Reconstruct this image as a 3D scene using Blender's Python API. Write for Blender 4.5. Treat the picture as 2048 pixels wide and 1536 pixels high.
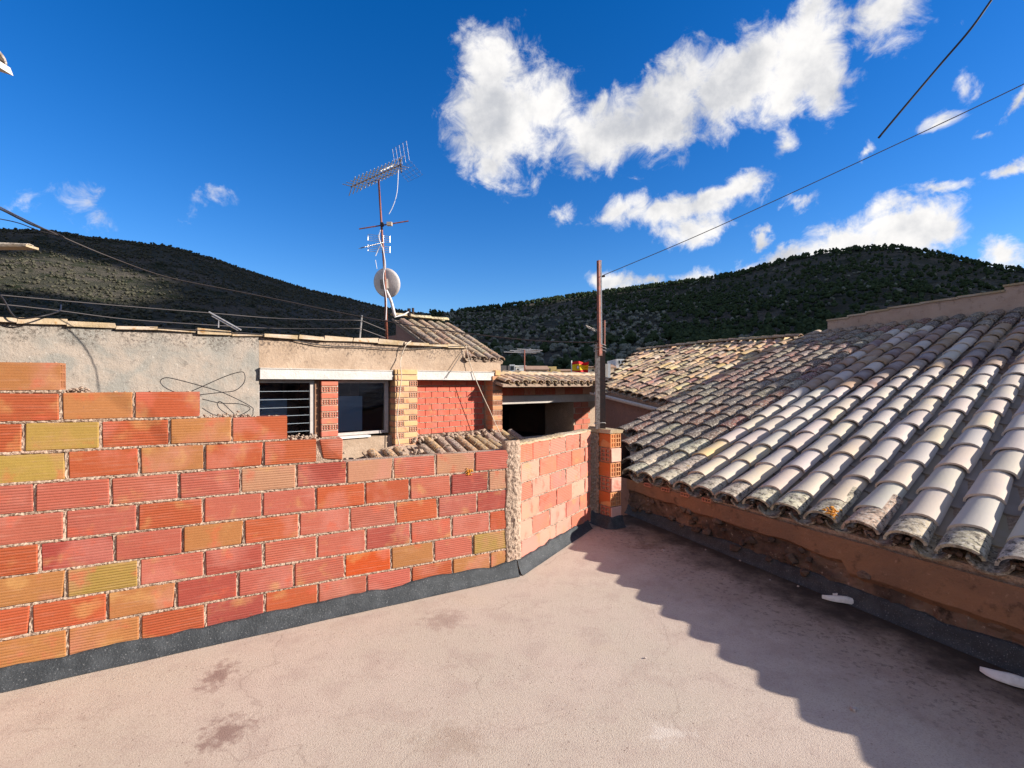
import bpy, bmesh, math, random
import numpy as np
from mathutils import Vector, Matrix, noise

for o in list(bpy.data.objects): bpy.data.objects.remove(o)
SC = bpy.context.scene
COL = SC.collection
RND = random.Random(11)
rad = math.radians

# ------------------------------------------------------------------ camera
HC = 1.24                       # eye height above the terrace
FPX = 1000.0                    # focal length in photo pixels (photo 2048 wide)
cd = bpy.data.cameras.new('camera'); cam = bpy.data.objects.new('camera', cd); COL.objects.link(cam)
cd.sensor_fit = 'HORIZONTAL'; cd.sensor_width = 36.0; cd.lens = 36.0 * FPX / 2048.0
cd.clip_start = 0.05; cd.clip_end = 8000
cam.location = (0, 0, HC); cam.rotation_euler = (rad(90), 0, 0)
SC.camera = cam

# ------------------------------------------------------------------ light
SUN_AZ, SUN_EL = -6.0, 22.3      # azimuth from +X towards +Y, elevation
SDIR = Vector((math.cos(rad(SUN_EL)) * math.cos(rad(SUN_AZ)), math.cos(rad(SUN_EL)) * math.sin(rad(SUN_AZ)), math.sin(rad(SUN_EL))))
ld = bpy.data.lights.new('sun', 'SUN'); sun = bpy.data.objects.new('sun', ld); COL.objects.link(sun)
ld.energy = 5.0; ld.angle = rad(0.55); ld.color = (1.0, 0.94, 0.85)
sun.rotation_euler = SDIR.to_track_quat('Z', 'Y').to_euler(); sun.location = (30, 0, 40)

SC.view_settings.view_transform = 'Standard'; SC.view_settings.look = 'None'
SC.view_settings.gamma = 1.0; SC.view_settings.use_curve_mapping = False
SC.view_settings.exposure = 1.0

# ------------------------------------------------------------------ node helper
class NT:
    def __init__(self, nt): self.nt = nt; nt.nodes.clear()
    def n(self, typ, ins=None, **attr):
        nd = self.nt.nodes.new(typ)
        for k, v in attr.items(): setattr(nd, k, v)
        for k, v in (ins or {}).items():
            s = nd.inputs[k]
            if isinstance(v, bpy.types.NodeSocket): self.nt.links.new(v, s)
            else: s.default_value = v
        return nd
    def math(self, op, a, b=0.0, c=0.0, clamp=False):
        nd = self.n('ShaderNodeMath', {0: a, 1: b, 2: c}, operation=op); nd.use_clamp = clamp; return nd.outputs[0]
    def mix(self, fac, a, b, blend='MIX'):
        nd = self.n('ShaderNodeMix', data_type='RGBA', blend_type=blend)
        for i, v in ((0, fac), (6, a), (7, b)):
            if isinstance(v, bpy.types.NodeSocket): self.nt.links.new(v, nd.inputs[i])
            else: nd.inputs[i].default_value = v if i == 0 else (tuple(v) + (1.0,) if len(v) == 3 else v)
        return nd.outputs[2]
    def noise(self, vec, scale, detail=4.0, rough=0.55, dist=0.0):
        return self.n('ShaderNodeTexNoise', {'Vector': vec, 'Scale': scale, 'Detail': detail, 'Roughness': rough, 'Distortion': dist}).outputs['Fac']
    def ramp(self, fac, lo, hi):
        return self.n('ShaderNodeMapRange', {'Value': fac, 'From Min': lo, 'From Max': hi}, interpolation_type='SMOOTHSTEP').outputs[0]
    def vm(self, op, a, b=None, scale=None):
        nd = self.n('ShaderNodeVectorMath', operation=op)
        for i, v in ((0, a), (1, b)):
            if v is None: continue
            if isinstance(v, bpy.types.NodeSocket): self.nt.links.new(v, nd.inputs[i])
            else: nd.inputs[i].default_value = v
        if scale is not None: nd.inputs['Scale'].default_value = scale
        return nd

# ------------------------------------------------------------------ world: Nishita sky with cumulus
W = bpy.data.worlds.new('World'); SC.world = W; W.use_nodes = True
w = NT(W.node_tree)
sky = w.n('ShaderNodeTexSky', sky_type='NISHITA', sun_disc=False, sun_elevation=rad(SUN_EL), sun_rotation=rad(90 - SUN_AZ),
          altitude=300.0, air_density=1.0, dust_density=0.15, ozone_density=4.0)
skyc = w.n('ShaderNodeHueSaturation', {'Hue': 0.512, 'Saturation': 1.32, 'Value': 0.90, 'Color': sky.outputs[0]}).outputs[0]
tc = w.n('ShaderNodeTexCoord').outputs['Generated']
sp = w.n('ShaderNodeSeparateXYZ', {0: tc})
az = w.math('ARCTAN2', sp.outputs[0], sp.outputs[1]); el = w.math('ARCSINE', sp.outputs[2])
ae = w.n('ShaderNodeCombineXYZ', {0: az, 1: el, 2: 0.0}).outputs[0]
n1 = w.n('ShaderNodeTexNoise', {'Vector': tc, 'Scale': 7.0, 'Detail': 7.0, 'Roughness': 0.58, 'Distortion': 0.4})
warp = w.vm('SCALE', w.vm('SUBTRACT', n1.outputs['Color'], (0.5, 0.5, 0.5)).outputs[0], scale=0.13).outputs[0]
aew = w.vm('ADD', ae, warp).outputs[0]
CL = [  # cumulus lobes: bearing and height given as photo pixels, radii, tilt, density
    (1000, 235, 135, 115, 0, 1.0), (985, 142, 98, 82, 20, .98), (985, 320, 75, 45, 0, .85), (1085, 205, 92, 72, 0, .9),
    (1190, 265, 140, 75, 0, 1.0), (1330, 225, 170, 80, 24, 1.05), (1470, 165, 140, 85, 22, 1.1), (1590, 120, 140, 90, 15, 1.1), (1610, 55, 70, 60, 0, .9), (1665, 165, 75, 65, 0, .9), (1560, 215, 90, 40, 10, .8),
    (1350, 425, 170, 48, 0, .95), (1440, 395, 120, 38, 8, .95), (1390, 470, 100, 32, 0, .85), (1250, 420, 75, 30, 10, .75),
    (1805, 462, 150, 70, 0, 1.15), (1690, 495, 130, 45, 12, 1.0), (1540, 530, 110, 32, 12, .9), (1410, 555, 70, 22, 8, .8), (1900, 475, 70, 40, 0, .9),
    (1225, 570, 52, 34, 0, .8), (1300, 565, 45, 20, 0, .75), (1112, 425, 28, 36, -25, .55), (1890, 372, 75, 18, -5, .58), (2030, 525, 85, 38, 0, .9),
    (1800, 25, 100, 70, -20, .8), (1570, 285, 48, 24, 30, .55), (1880, 215, 55, 18, 15, .58), (1528, 480, 32, 14, 15, .62), (1735, 300, 22, 12, 30, .5), (1920, 160, 24, 24, 0, .5), (2040, 180, 26, 30, 0, .6), (1600, 405, 50, 14, 10, .45), (2030, 318, 40, 14, 15, .5), (1990, 235, 40, 14, -10, .45),
    (190, 425, 60, 36, -10, .30), (425, 412, 44, 18, 40, .26), (40, 398, 64, 20, 0, .26)]
F = None
for (x, y, rx, ry, tilt, dens) in CL:
    u = (x - 1024) / FPX; ca = 1 / math.sqrt(1 + u * u)
    a0 = math.atan(u); e0 = math.atan((768 - y) / FPX * ca)
    mp = w.n('ShaderNodeMapping', {'Vector': aew, 'Location': (a0, e0, 0), 'Rotation': (0, 0, rad(tilt)), 'Scale': (rx / FPX * ca * ca, ry / FPX * ca, 1)}, vector_type='TEXTURE')
    ln = w.vm('LENGTH', mp.outputs[0]).outputs['Value']
    v = w.math('MULTIPLY_ADD', ln, -dens, dens)
    F = v if F is None else w.math('SMOOTH_MAX', F, v, 0.12)
# denser cumulus everywhere else in the sky, added to keep the fill light neutral
gen = w.noise(tc, 2.6, 5.0, 0.6)
back = w.ramp(w.math('ABSOLUTE', az), 0.95, 1.3)
gc = w.math('MULTIPLY', w.math('SUBTRACT', gen, 0.47), 5.0)
front = w.math('SUBTRACT', 1.0, w.math('MAXIMUM', back, w.ramp(el, 0.72, 0.9)))
g2 = w.math('SUBTRACT', gc, w.math('MULTIPLY', front, 3.0))
F = w.math('MAXIMUM', F, g2)
fine = w.noise(tc, 20.0, 10.0, 0.66, 0.5)
D = w.math('ADD', F, w.math('MULTIPLY', w.math('SUBTRACT', fine, 0.5), 1.55))
mask = w.ramp(D, 0.0, 0.62)
# shading: billow noise, greyer in the thick undersides
bil = w.noise(w.vm('ADD', tc, (0.03, -0.02, 0.035)).outputs[0], 9.0, 6.0, 0.6)
sh = w.ramp(w.math('ADD', w.math('MULTIPLY', F, 0.12), w.math('MULTIPLY', bil, 1.15)), 0.47, 0.92)
ccol = w.mix(sh, (5.2, 5.1, 5.0), (2.75, 2.85, 3.1))
fin = w.mix(mask, skyc, ccol)
bg = w.n('ShaderNodeBackground', {'Color': fin, 'Strength': 0.1})
w.nt.links.new(bg.outputs[0], w.n('ShaderNodeOutputWorld').inputs[0])

# ------------------------------------------------------------------ materials
MAT = {}
def mat(name, fn):
    m = bpy.data.materials.new(name); m.use_nodes = True
    t = NT(m.node_tree)
    out = t.n('ShaderNodeOutputMaterial')
    sh = fn(t)
    t.nt.links.new(sh, out.inputs[0]); MAT[name] = m; return m
def prin(t, col, rough=0.85, bump=None, metal=0.0, spec=0.3, **kw):
    ins = {'Roughness': rough, 'Metallic': metal, 'Specular IOR Level': spec}
    ins['Base Color'] = col if isinstance(col, bpy.types.NodeSocket) else tuple(col) + (1.0,)
    if bump is not None: ins['Normal'] = bump
    ins.update(kw)
    return t.n('ShaderNodeBsdfPrincipled', ins).outputs[0]
def bump(t, h, dist, strength=1.0, prev=None):
    ins = {'Height': h, 'Distance': dist, 'Strength': strength}
    if prev is not None: ins['Normal'] = prev
    return t.n('ShaderNodeBump', ins).outputs[0]
def objco(t, seed=True):
    c = t.n('ShaderNodeTexCoord').outputs['Object']
    if not seed: return c
    oi = t.n('ShaderNodeObjectInfo')
    off = t.n('ShaderNodeCombineXYZ', {0: t.math('MULTIPLY', oi.outputs['Random'], 37.0), 1: t.math('MULTIPLY', oi.outputs['Random'], 91.0), 2: 0.0}).outputs[0]
    return t.vm('ADD', c, off).outputs[0]

def m_brick(t):
    oi = t.n('ShaderNodeObjectInfo'); co = t.n('ShaderNodeTexCoord').outputs['Object']; cs = objco(t)
    base = oi.outputs['Color']
    r = oi.outputs['Random']
    big = t.noise(cs, 5.0, 3.0, 0.5)
    c = t.mix(t.math('MULTIPLY', t.ramp(big, 0.50, 0.68), 0.42), base, (0.42, 0.165, 0.125))
    c = t.mix(t.math('MULTIPLY', t.ramp(t.noise(cs, 8.0, 3.0), 0.55, 0.75), 0.5), c, (0.42, 0.23, 0.08))
    c = t.mix(t.math('MULTIPLY', t.ramp(t.noise(cs, 10.0, 4.0), 0.56, 0.72), 0.5), c, (0.42, 0.07, 0.03))
    st = t.n('ShaderNodeMapping', {'Vector': cs, 'Scale': (6, 6, 90)}).outputs[0]
    stn = t.noise(st, 1.0, 3.0, 0.6)
    c = t.mix(t.math('MULTIPLY', t.ramp(stn, 0.5, 0.8), 0.18), c, (0.48, 0.29, 0.22))
    c = t.mix(t.math('MULTIPLY', t.ramp(t.noise(cs, 60.0, 5.0, 0.65), 0.62, 0.72), 0.45), c, (0.20, 0.10, 0.07))
    # extruded ribs along the brick, worn away on some
    z = t.n('ShaderNodeSeparateXYZ', {0: co}).outputs[2]
    rib = t.math('SINE', t.math('MULTIPLY', z, 2 * math.pi / 0.0118))
    rib = t.math('POWER', t.math('MULTIPLY_ADD', rib, 0.5, 0.5), 0.35)
    deep = t.ramp(t.math('ADD', r, t.math('MULTIPLY', t.math('SUBTRACT', t.noise(cs, 7.0, 2.0), 0.5), 1.2)), 0.05, 0.75)
    h = t.math('MULTIPLY', rib, t.math('MULTIPLY_ADD', deep, 0.75, 0.25))
    b = bump(t, h, 0.0024, 1.0)
    b = bump(t, t.noise(cs, 45.0, 6.0, 0.65), 0.0016, 0.8, b)
    return prin(t, c, 0.82, b, spec=0.25)
mat('fired_brick', m_brick)

def m_mortar(t):
    co = t.n('ShaderNodeTexCoord').outputs['Object']
    n = t.noise(co, 55.0, 6.0, 0.7); v = t.n('ShaderNodeTexVoronoi', {'Vector': co, 'Scale': 120.0}).outputs['Distance']
    c = t.mix(t.ramp(n, 0.35, 0.65), (0.26, 0.18, 0.13), (0.43, 0.32, 0.24))
    c = t.mix(t.math('MULTIPLY', t.ramp(t.noise(co, 9.0, 3.0), 0.5, 0.7), 0.5), c, (0.50, 0.34, 0.25))
    c = t.mix(t.math('MULTIPLY', t.ramp(t.noise(co, 130.0, 2.0), 0.62, 0.7), 0.7), c, (0.12, 0.09, 0.07))
    b = bump(t, v, 0.004, 0.7); b = bump(t, n, 0.005, 0.8, b)
    return prin(t, c, 0.95, b, spec=0.1)
mat('mortar', m_mortar)

def m_floor(t):
    co = t.n('ShaderNodeTexCoord').outputs['Object']
    n1 = t.noise(co, 1.3, 5.0, 0.6); n2 = t.noise(co, 6.0, 6.0, 0.65); n3 = t.noise(co, 150.0, 4.0, 0.7)
    c = t.mix(t.ramp(n1, 0.35, 0.65), (0.48, 0.395, 0.315), (0.51, 0.405, 0.33))
    c = t.mix(t.math('MULTIPLY', t.ramp(n2, 0.45, 0.7), 0.45), c, (0.37, 0.27, 0.225))
    c = t.mix(t.math('MULTIPLY', t.ramp(t.noise(co, 2.4, 4.0), 0.55, 0.72), 0.5), c, (0.52, 0.42, 0.32))
    c = t.mix(t.math('MULTIPLY', t.ramp(n3, 0.46, 0.70), 0.48), c, (0.25, 0.17, 0.125))
    # dark aggregate specks
    vo = t.n('ShaderNodeTexVoronoi', {'Vector': co, 'Scale': 26.0, 'Randomness': 1.0})
    spk = t.ramp(vo.outputs['Distance'], 0.11, 0.05)
    spk = t.math('MULTIPLY', spk, t.ramp(t.noise(co, 3.0, 2.0), 0.40, 0.55))
    spk2 = t.ramp(t.n('ShaderNodeTexVoronoi', {'Vector': co, 'Scale': 75.0, 'Randomness': 1.0}).outputs['Distance'], 0.20, 0.10)
    c = t.mix(t.math('MULTIPLY', spk2, t.math('MULTIPLY', t.ramp(t.noise(co, 5.0, 3.0), 0.42, 0.62), 0.5)), c, (0.17, 0.12, 0.10))
    c = t.mix(t.math('MULTIPLY', spk, 0.75), c, (0.14, 0.09, 0.07))
    # hairline cracks
    wco = t.vm('ADD', co, t.vm('SCALE', t.n('ShaderNodeTexNoise', {'Vector': co, 'Scale': 3.0, 'Detail': 4.0}).outputs['Color'], scale=0.35).outputs[0]).outputs[0]
    ck = t.n('ShaderNodeTexVoronoi', {'Vector': wco, 'Scale': 0.9}, feature='DISTANCE_TO_EDGE').outputs['Distance']
    cr = t.math('MULTIPLY', t.ramp(ck, 0.006, 0.001), t.ramp(t.noise(co, 1.7, 2.0), 0.46, 0.56))
    c = t.mix(t.math('MULTIPLY', cr, 0.22), c, (0.16, 0.10, 0.08))
    # water stains: one blotch trail, a grey patch, and damp growth along the foot of the tiled house
    s = t.n('ShaderNodeSeparateXYZ', {0: co}); x, y = s.outputs[0], s.outputs[1]
    def blot(px, py, rx, ry):
        dx = t.math('DIVIDE', t.math('SUBTRACT', x, px), rx); dy = t.math('DIVIDE', t.math('SUBTRACT', y, py), ry)
        return t.math('SUBTRACT', 1.0, t.math('SQRT', t.math('ADD', t.math('MULTIPLY', dx, dx), t.math('MULTIPLY', dy, dy))))
    nb = t.math('MULTIPLY', t.math('SUBTRACT', t.noise(co, 22.0, 6.0, 0.7), 0.5), 2.6)
    for (px, py, rx, ry, col, k) in ((-1.25, 2.12, .09, .16, (0.20, 0.115, 0.095), .75), (-1.02, 1.78, .12, .14, (0.20, 0.115, 0.095), .75), (-0.35, 2.6, .16, .16, (0.25, 0.16, 0.13), .5), (0.55, 1.78, .12, .07, (0.62, 0.54, 0.46), .6), (-.2, 1.75, .2, .12, (.27, .18, .13), .4), (1.0, 3.7, .22, .1, (.14, .08, .06), .7), (1.1, 3.9, .3, .3, (.30, .2, .07), .4)):
        c = t.mix(t.math('MULTIPLY', t.ramp(t.math('ADD', blot(px, py, rx, ry), nb), 0.1, 0.9), k), c, col)
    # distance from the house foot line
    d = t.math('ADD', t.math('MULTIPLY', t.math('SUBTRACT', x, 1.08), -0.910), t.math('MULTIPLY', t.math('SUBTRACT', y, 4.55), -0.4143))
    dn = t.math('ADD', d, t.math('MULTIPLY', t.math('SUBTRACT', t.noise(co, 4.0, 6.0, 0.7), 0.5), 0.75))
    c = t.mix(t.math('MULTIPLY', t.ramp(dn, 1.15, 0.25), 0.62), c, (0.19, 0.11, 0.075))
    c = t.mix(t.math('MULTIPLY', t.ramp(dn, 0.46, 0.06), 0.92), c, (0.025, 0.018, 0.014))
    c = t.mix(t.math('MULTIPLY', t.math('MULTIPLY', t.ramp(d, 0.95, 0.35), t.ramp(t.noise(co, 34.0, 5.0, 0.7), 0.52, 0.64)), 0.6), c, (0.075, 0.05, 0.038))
    b = bump(t, n3, 0.0026, 0.7); b = bump(t, t.noise(co, 260.0, 3.0, 0.6), 0.0022, 0.9, b); b = bump(t, n2, 0.004, 0.3, b)
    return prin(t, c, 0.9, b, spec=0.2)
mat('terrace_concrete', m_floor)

def m_bitumen(t):
    co = t.n('ShaderNodeTexCoord').outputs['Object']
    n = t.noise(co, 14.0, 5.0, 0.65)
    c = t.mix(t.ramp(n, 0.35, 0.7), (0.022, 0.025, 0.028), (0.042, 0.046, 0.050))
    c = t.mix(t.math('MULTIPLY', t.ramp(t.noise(co, 160.0, 2.0), 0.6, 0.72), 0.5), c, (0.22, 0.22, 0.22))
    b = bump(t, t.noise(co, 120.0, 4.0), 0.003, 1.0)
    return prin(t, c, 0.7, b, spec=0.35)
mat('bitumen', m_bitumen)

def m_tile_new(t):
    oi = t.n('ShaderNodeObjectInfo'); cs = objco(t)
    c = oi.outputs['Color']
    c = t.mix(t.math('MULTIPLY', t.ramp(t.noise(cs, 4.5, 3.0, 0.5), 0.42, 0.66), 0.45), c, (0.42, 0.36, 0.335))
    c = t.mix(t.math('MULTIPLY', t.ramp(t.noise(cs, 70.0, 4.0, 0.7), 0.62, 0.75), 0.3), c, (0.20, 0.13, 0.10))
    b = bump(t, t.noise(cs, 60.0, 5.0, 0.6), 0.0012, 0.7)
    return prin(t, c, 0.85, b, spec=0.12)
mat('clay_tile', m_tile_new)
def m_tile_old(t):
    oi = t.n('ShaderNodeObjectInfo'); cs = objco(t)
    c = oi.outputs['Color']
    c = t.mix(t.math('MULTIPLY', t.ramp(t.noise(cs, 16.0, 5.0, 0.7), 0.42, 0.62), 0.75), c, (0.10, 0.075, 0.06))
    c = t.mix(t.math('MULTIPLY', t.ramp(t.noise(cs, 48.0, 5.0, 0.7), 0.51, 0.60), 0.8), c, (0.50, 0.44, 0.36))
    c = t.mix(t.math('MULTIPLY', t.ramp(t.noise(cs, 34.0, 4.0, 0.7), 0.53, 0.63), 0.85), c, (0.040, 0.034, 0.030))
    c = t.mix(t.math('MULTIPLY', t.ramp(t.noise(cs, 9.0, 3.0), 0.68, 0.76), 0.6), c, (0.42, 0.24, 0.03))
    b = bump(t, t.noise(cs, 40.0, 6.0, 0.7), 0.005, 1.0)
    return prin(t, c, 0.92, b, spec=0.15)
mat('weathered_tile', m_tile_old)

def plaster(base, alt, dark, light, dk=.6, top=None):
    def f(t):
        co = t.n('ShaderNodeTexCoord').outputs['Object']
        n1 = t.noise(co, 2.2, 6.0, 0.62, 0.6); n2 = t.noise(co, 11.0, 6.0, 0.7)
        c = t.mix(t.ramp(n1, 0.38, 0.62), base, alt)
        c = t.mix(t.math('MULTIPLY', t.ramp(n2, 0.55, 0.7), dk), c, dark)
        c = t.mix(t.math('MULTIPLY', t.ramp(t.noise(co, 26.0, 5.0, 0.7), 0.6, 0.68), 0.55), c, light)
        if top is not None:   # lichen and soot band under the coping
            z = t.n('ShaderNodeSeparateXYZ', {0: co}).outputs[2]
            band = t.ramp(t.math('ADD', z, t.math('MULTIPLY', t.math('SUBTRACT', t.noise(co, 4.0, 5.0, .7), 0.5), 0.8)), top - 0.22, top - 0.02)
            sp_ = t.ramp(t.noise(co, 32.0, 5.0, 0.75), 0.47, 0.58)
            c = t.mix(t.math('MULTIPLY', t.math('MULTIPLY', band, sp_), 0.9), c, dark)
            c = t.mix(t.math('MULTIPLY', t.math('MULTIPLY', band, t.ramp(t.noise(co, 45.0, 3.0, 0.7), 0.6, 0.66)), 0.6), c, light)
        b = bump(t, n2, 0.02, 0.8); b = bump(t, t.noise(co, 70.0, 5.0, 0.7), 0.005, 0.8, b)
        return prin(t, c, 0.93, b, spec=0.12)
    return f
mat('grey_plaster', plaster((0.25, 0.23, 0.20), (0.33, 0.27, 0.22), (0.11, 0.09, 0.075), (0.52, 0.46, 0.40), .6, top=1.85))
mat('warm_plaster', plaster((0.33, 0.235, 0.165), (0.39, 0.285, 0.205), (0.10, 0.075, 0.06), (0.48, 0.38, 0.29), .35, top=1.85))
mat('ochre_plaster', plaster((0.27, 0.14, 0.08), (0.21, 0.115, 0.072), (0.055, 0.035, 0.026), (0.38, 0.23, 0.15), .7))
mat('brown_plaster', plaster((0.30, 0.17, 0.13), (0.25, 0.15, 0.12), (0.12, 0.07, 0.05), (0.42, 0.30, 0.24), .5))
mat('rubble_stone', plaster((0.19, 0.12, 0.085), (0.075, 0.05, 0.04), (0.025, 0.018, 0.014), (0.46, 0.35, 0.27), .85))
mat('cement', plaster((0.40, 0.36, 0.32), (0.46, 0.41, 0.36), (0.25, 0.22, 0.2), (0.6, 0.56, 0.5), .4))
mat('white_beam', plaster((0.47, 0.435, 0.405), (0.52, 0.485, 0.45), (0.45, 0.40, 0.36), (0.78, 0.75, 0.7), .35))
mat('capping', plaster((0.38, 0.28, 0.17), (0.46, 0.36, 0.27), (0.30, 0.14, 0.03), (0.50, 0.37, 0.10), .75))
mat('ridge_plaster', plaster((0.46, 0.33, 0.25), (0.40, 0.28, 0.21), (0.20, 0.12, 0.08), (0.55, 0.42, 0.32), .6))

def simple(name, col, rough=0.6, metal=0.0, spec=0.4, nz=None):
    def f(t):
        if nz:
            co = t.n('ShaderNodeTexCoord').outputs['Object']
            c = t.mix(t.ramp(t.noise(co, nz[0], 5.0, 0.7), 0.4, 0.65), col, nz[1])
            return prin(t, c, rough, bump(t, t.noise(co, nz[0] * 3, 4.0), 0.002, 0.5), metal, spec)
        return prin(t, col, rough, None, metal, spec)
    return mat(name, f)
simple('rusty_steel', (0.26, 0.075, 0.045), 0.6, 0.2, nz=(30, (0.11, 0.05, 0.035)))
simple('grey_steel', (0.34, 0.30, 0.27), 0.5, 0.3, nz=(40, (0.15, 0.11, 0.09)))
simple('dark_steel', (0.02, 0.013, 0.012), 0.6, 0.2, nz=(40, (0.04, 0.018, 0.014)))
simple('aluminium', (0.62, 0.60, 0.57), 0.4, 0.6, nz=(60, (0.45, 0.42, 0.4)))
simple('frame_paint', (0.36, 0.31, 0.28), 0.5, nz=(20, (0.42, 0.37, 0.34)))
simple('sill_white', (0.70, 0.66, 0.6), 0.6, nz=(20, (0.55, 0.5, 0.45)))
simple('gutter_white', (0.62, 0.56, 0.5), 0.5, nz=(15, (0.5, 0.44, 0.39)))
simple('black_cable', (0.018, 0.015, 0.016), 0.5)
simple('grey_cable', (0.11, 0.095, 0.09), 0.6)
simple('brown_cable', (0.055, 0.042, 0.038), 0.6)
simple('cream_cable', (0.52, 0.42, 0.32), 0.6)
simple('white_cable', (0.62, 0.60, 0.6), 0.5)
simple('dish_paint', (0.55, 0.50, 0.48), 0.45, nz=(6, (0.48, 0.43, 0.41)))
simple('wire_tie', (0.5, 0.47, 0.43), 0.4, 0.5)
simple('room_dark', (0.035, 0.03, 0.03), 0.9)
simple('room_panel', (0.34, 0.38, 0.42), 0.7)
simple('shard_white', (0.66, 0.62, 0.57), 0.6, nz=(20, (0.55, 0.5, 0.45)))
simple('pebble', (0.45, 0.37, 0.32), 0.9, nz=(40, (0.3, 0.22, 0.2)))
simple('corrugated_white', (0.66, 0.60, 0.56), 0.6, nz=(12, (0.5, 0.42, 0.38)))
simple('ceiling_grey', (0.20, 0.17, 0.15), 0.9, nz=(8, (0.13, 0.11, 0.1)))
simple('house_white', (0.72, 0.70, 0.66), 0.8, nz=(0.8, (0.62, 0.6, 0.57)))
simple('house_yellow', (0.62, 0.48, 0.20), 0.8, nz=(0.8, (0.55, 0.42, 0.18)))
simple('house_cream', (0.60, 0.46, 0.33), 0.8, nz=(0.8, (0.5, 0.37, 0.27)))
simple('house_roof', (0.36, 0.22, 0.14), 0.9, nz=(2.5, (0.28, 0.16, 0.1)))
simple('window_dark', (0.03, 0.035, 0.04), 0.2)
simple('bark', (0.06, 0.045, 0.035), 0.9)
simple('lichen_orange', (0.50, 0.17, 0.01), 0.95, nz=(60, (0.55, 0.27, 0.04)))

def m_glass(t):
    fr = t.n('ShaderNodeFresnel', {'IOR': 1.6}).outputs[0]
    g = t.n('ShaderNodeBsdfGlossy', {'Roughness': 0.03, 'Color': (0.9, 0.95, 1.0, 1)}).outputs[0]
    tr = t.n('ShaderNodeBsdfTransparent', {'Color': (0.82, 0.86, 0.9, 1)}).outputs[0]
    return t.n('ShaderNodeMixShader', {0: fr, 1: tr, 2: g}).outputs[0]
mat('window_glass', m_glass)

def m_flag(t):
    co = t.n('ShaderNodeTexCoord').outputs['UV']
    s = t.n('ShaderNodeSeparateXYZ', {0: co})
    band = t.math('LESS_THAN', t.math('ABSOLUTE', t.math('SUBTRACT', s.outputs[1], 0.5)), 0.25)
    c = t.mix(band, (0.55, 0.012, 0.015), (0.80, 0.50, 0.01))
    dx = t.math('DIVIDE', t.math('SUBTRACT', s.outputs[0], 0.36), 0.085); dy = t.math('DIVIDE', t.math('SUBTRACT', s.outputs[1], 0.5), 0.14)
    e = t.math('LESS_THAN', t.math('ADD', t.math('MULTIPLY', dx, dx), t.math('MULTIPLY', dy, dy)), 1.0)
    e2 = t.math('LESS_THAN', t.math('ADD', t.math('MULTIPLY', dx, dx), t.math('MULTIPLY', dy, dy)), 0.45)
    c = t.mix(e, c, (0.45, 0.05, 0.04)); c = t.mix(e2, c, (0.75, 0.7, 0.68))
    return prin(t, c, 0.8)
mat('flag_cloth', m_flag)

def m_hill(t):
    co = t.n('ShaderNodeTexCoord').outputs['Object']
    c = t.mix(t.ramp(t.noise(co, 0.012, 6.0, 0.6), 0.4, 0.6), (0.060, 0.058, 0.042), (0.095, 0.082, 0.066))
    c = t.mix(t.ramp(t.noise(co, 0.06, 6.0, 0.7), 0.48, 0.62), c, (0.028, 0.034, 0.018))
    c = t.mix(t.math('MULTIPLY', t.ramp(t.noise(co, 0.035, 6.0, 0.75, 1.0), 0.62, 0.70), 0.7), c, (0.16, 0.13, 0.115))
    b = bump(t, t.noise(co, 0.12, 8.0, 0.75), 5.0, 1.0)
    return prin(t, c, 0.95, b, spec=0.05)
mat('hill_scrub', m_hill)
def leaf(name, c1, c2):
    def f(t):
        oi = t.n('ShaderNodeObjectInfo'); co = t.n('ShaderNodeTexCoord').outputs['Object']
        c = t.mix(t.ramp(t.noise(co, 0.5, 4.0, 0.7), 0.4, 0.62), c1, c2)
        return prin(t, c, 0.9, None, spec=0.05)
    mat(name, f)
leaf('pine_leaf', (0.022, 0.034, 0.016), (0.045, 0.060, 0.028))
leaf('olive_leaf', (0.12, 0.125, 0.10), (0.19, 0.185, 0.15))
leaf('scrub_leaf', (0.045, 0.046, 0.03), (0.085, 0.076, 0.056))
def m_ground(t):
    co = t.n('ShaderNodeTexCoord').outputs['Object']
    c = t.mix(t.ramp(t.noise(co, 0.02, 6.0, 0.6), 0.4, 0.6), (0.10, 0.085, 0.05), (0.05, 0.055, 0.028))
    return prin(t, c, 0.95, None, spec=0.05)
mat('earth', m_ground)

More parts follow.
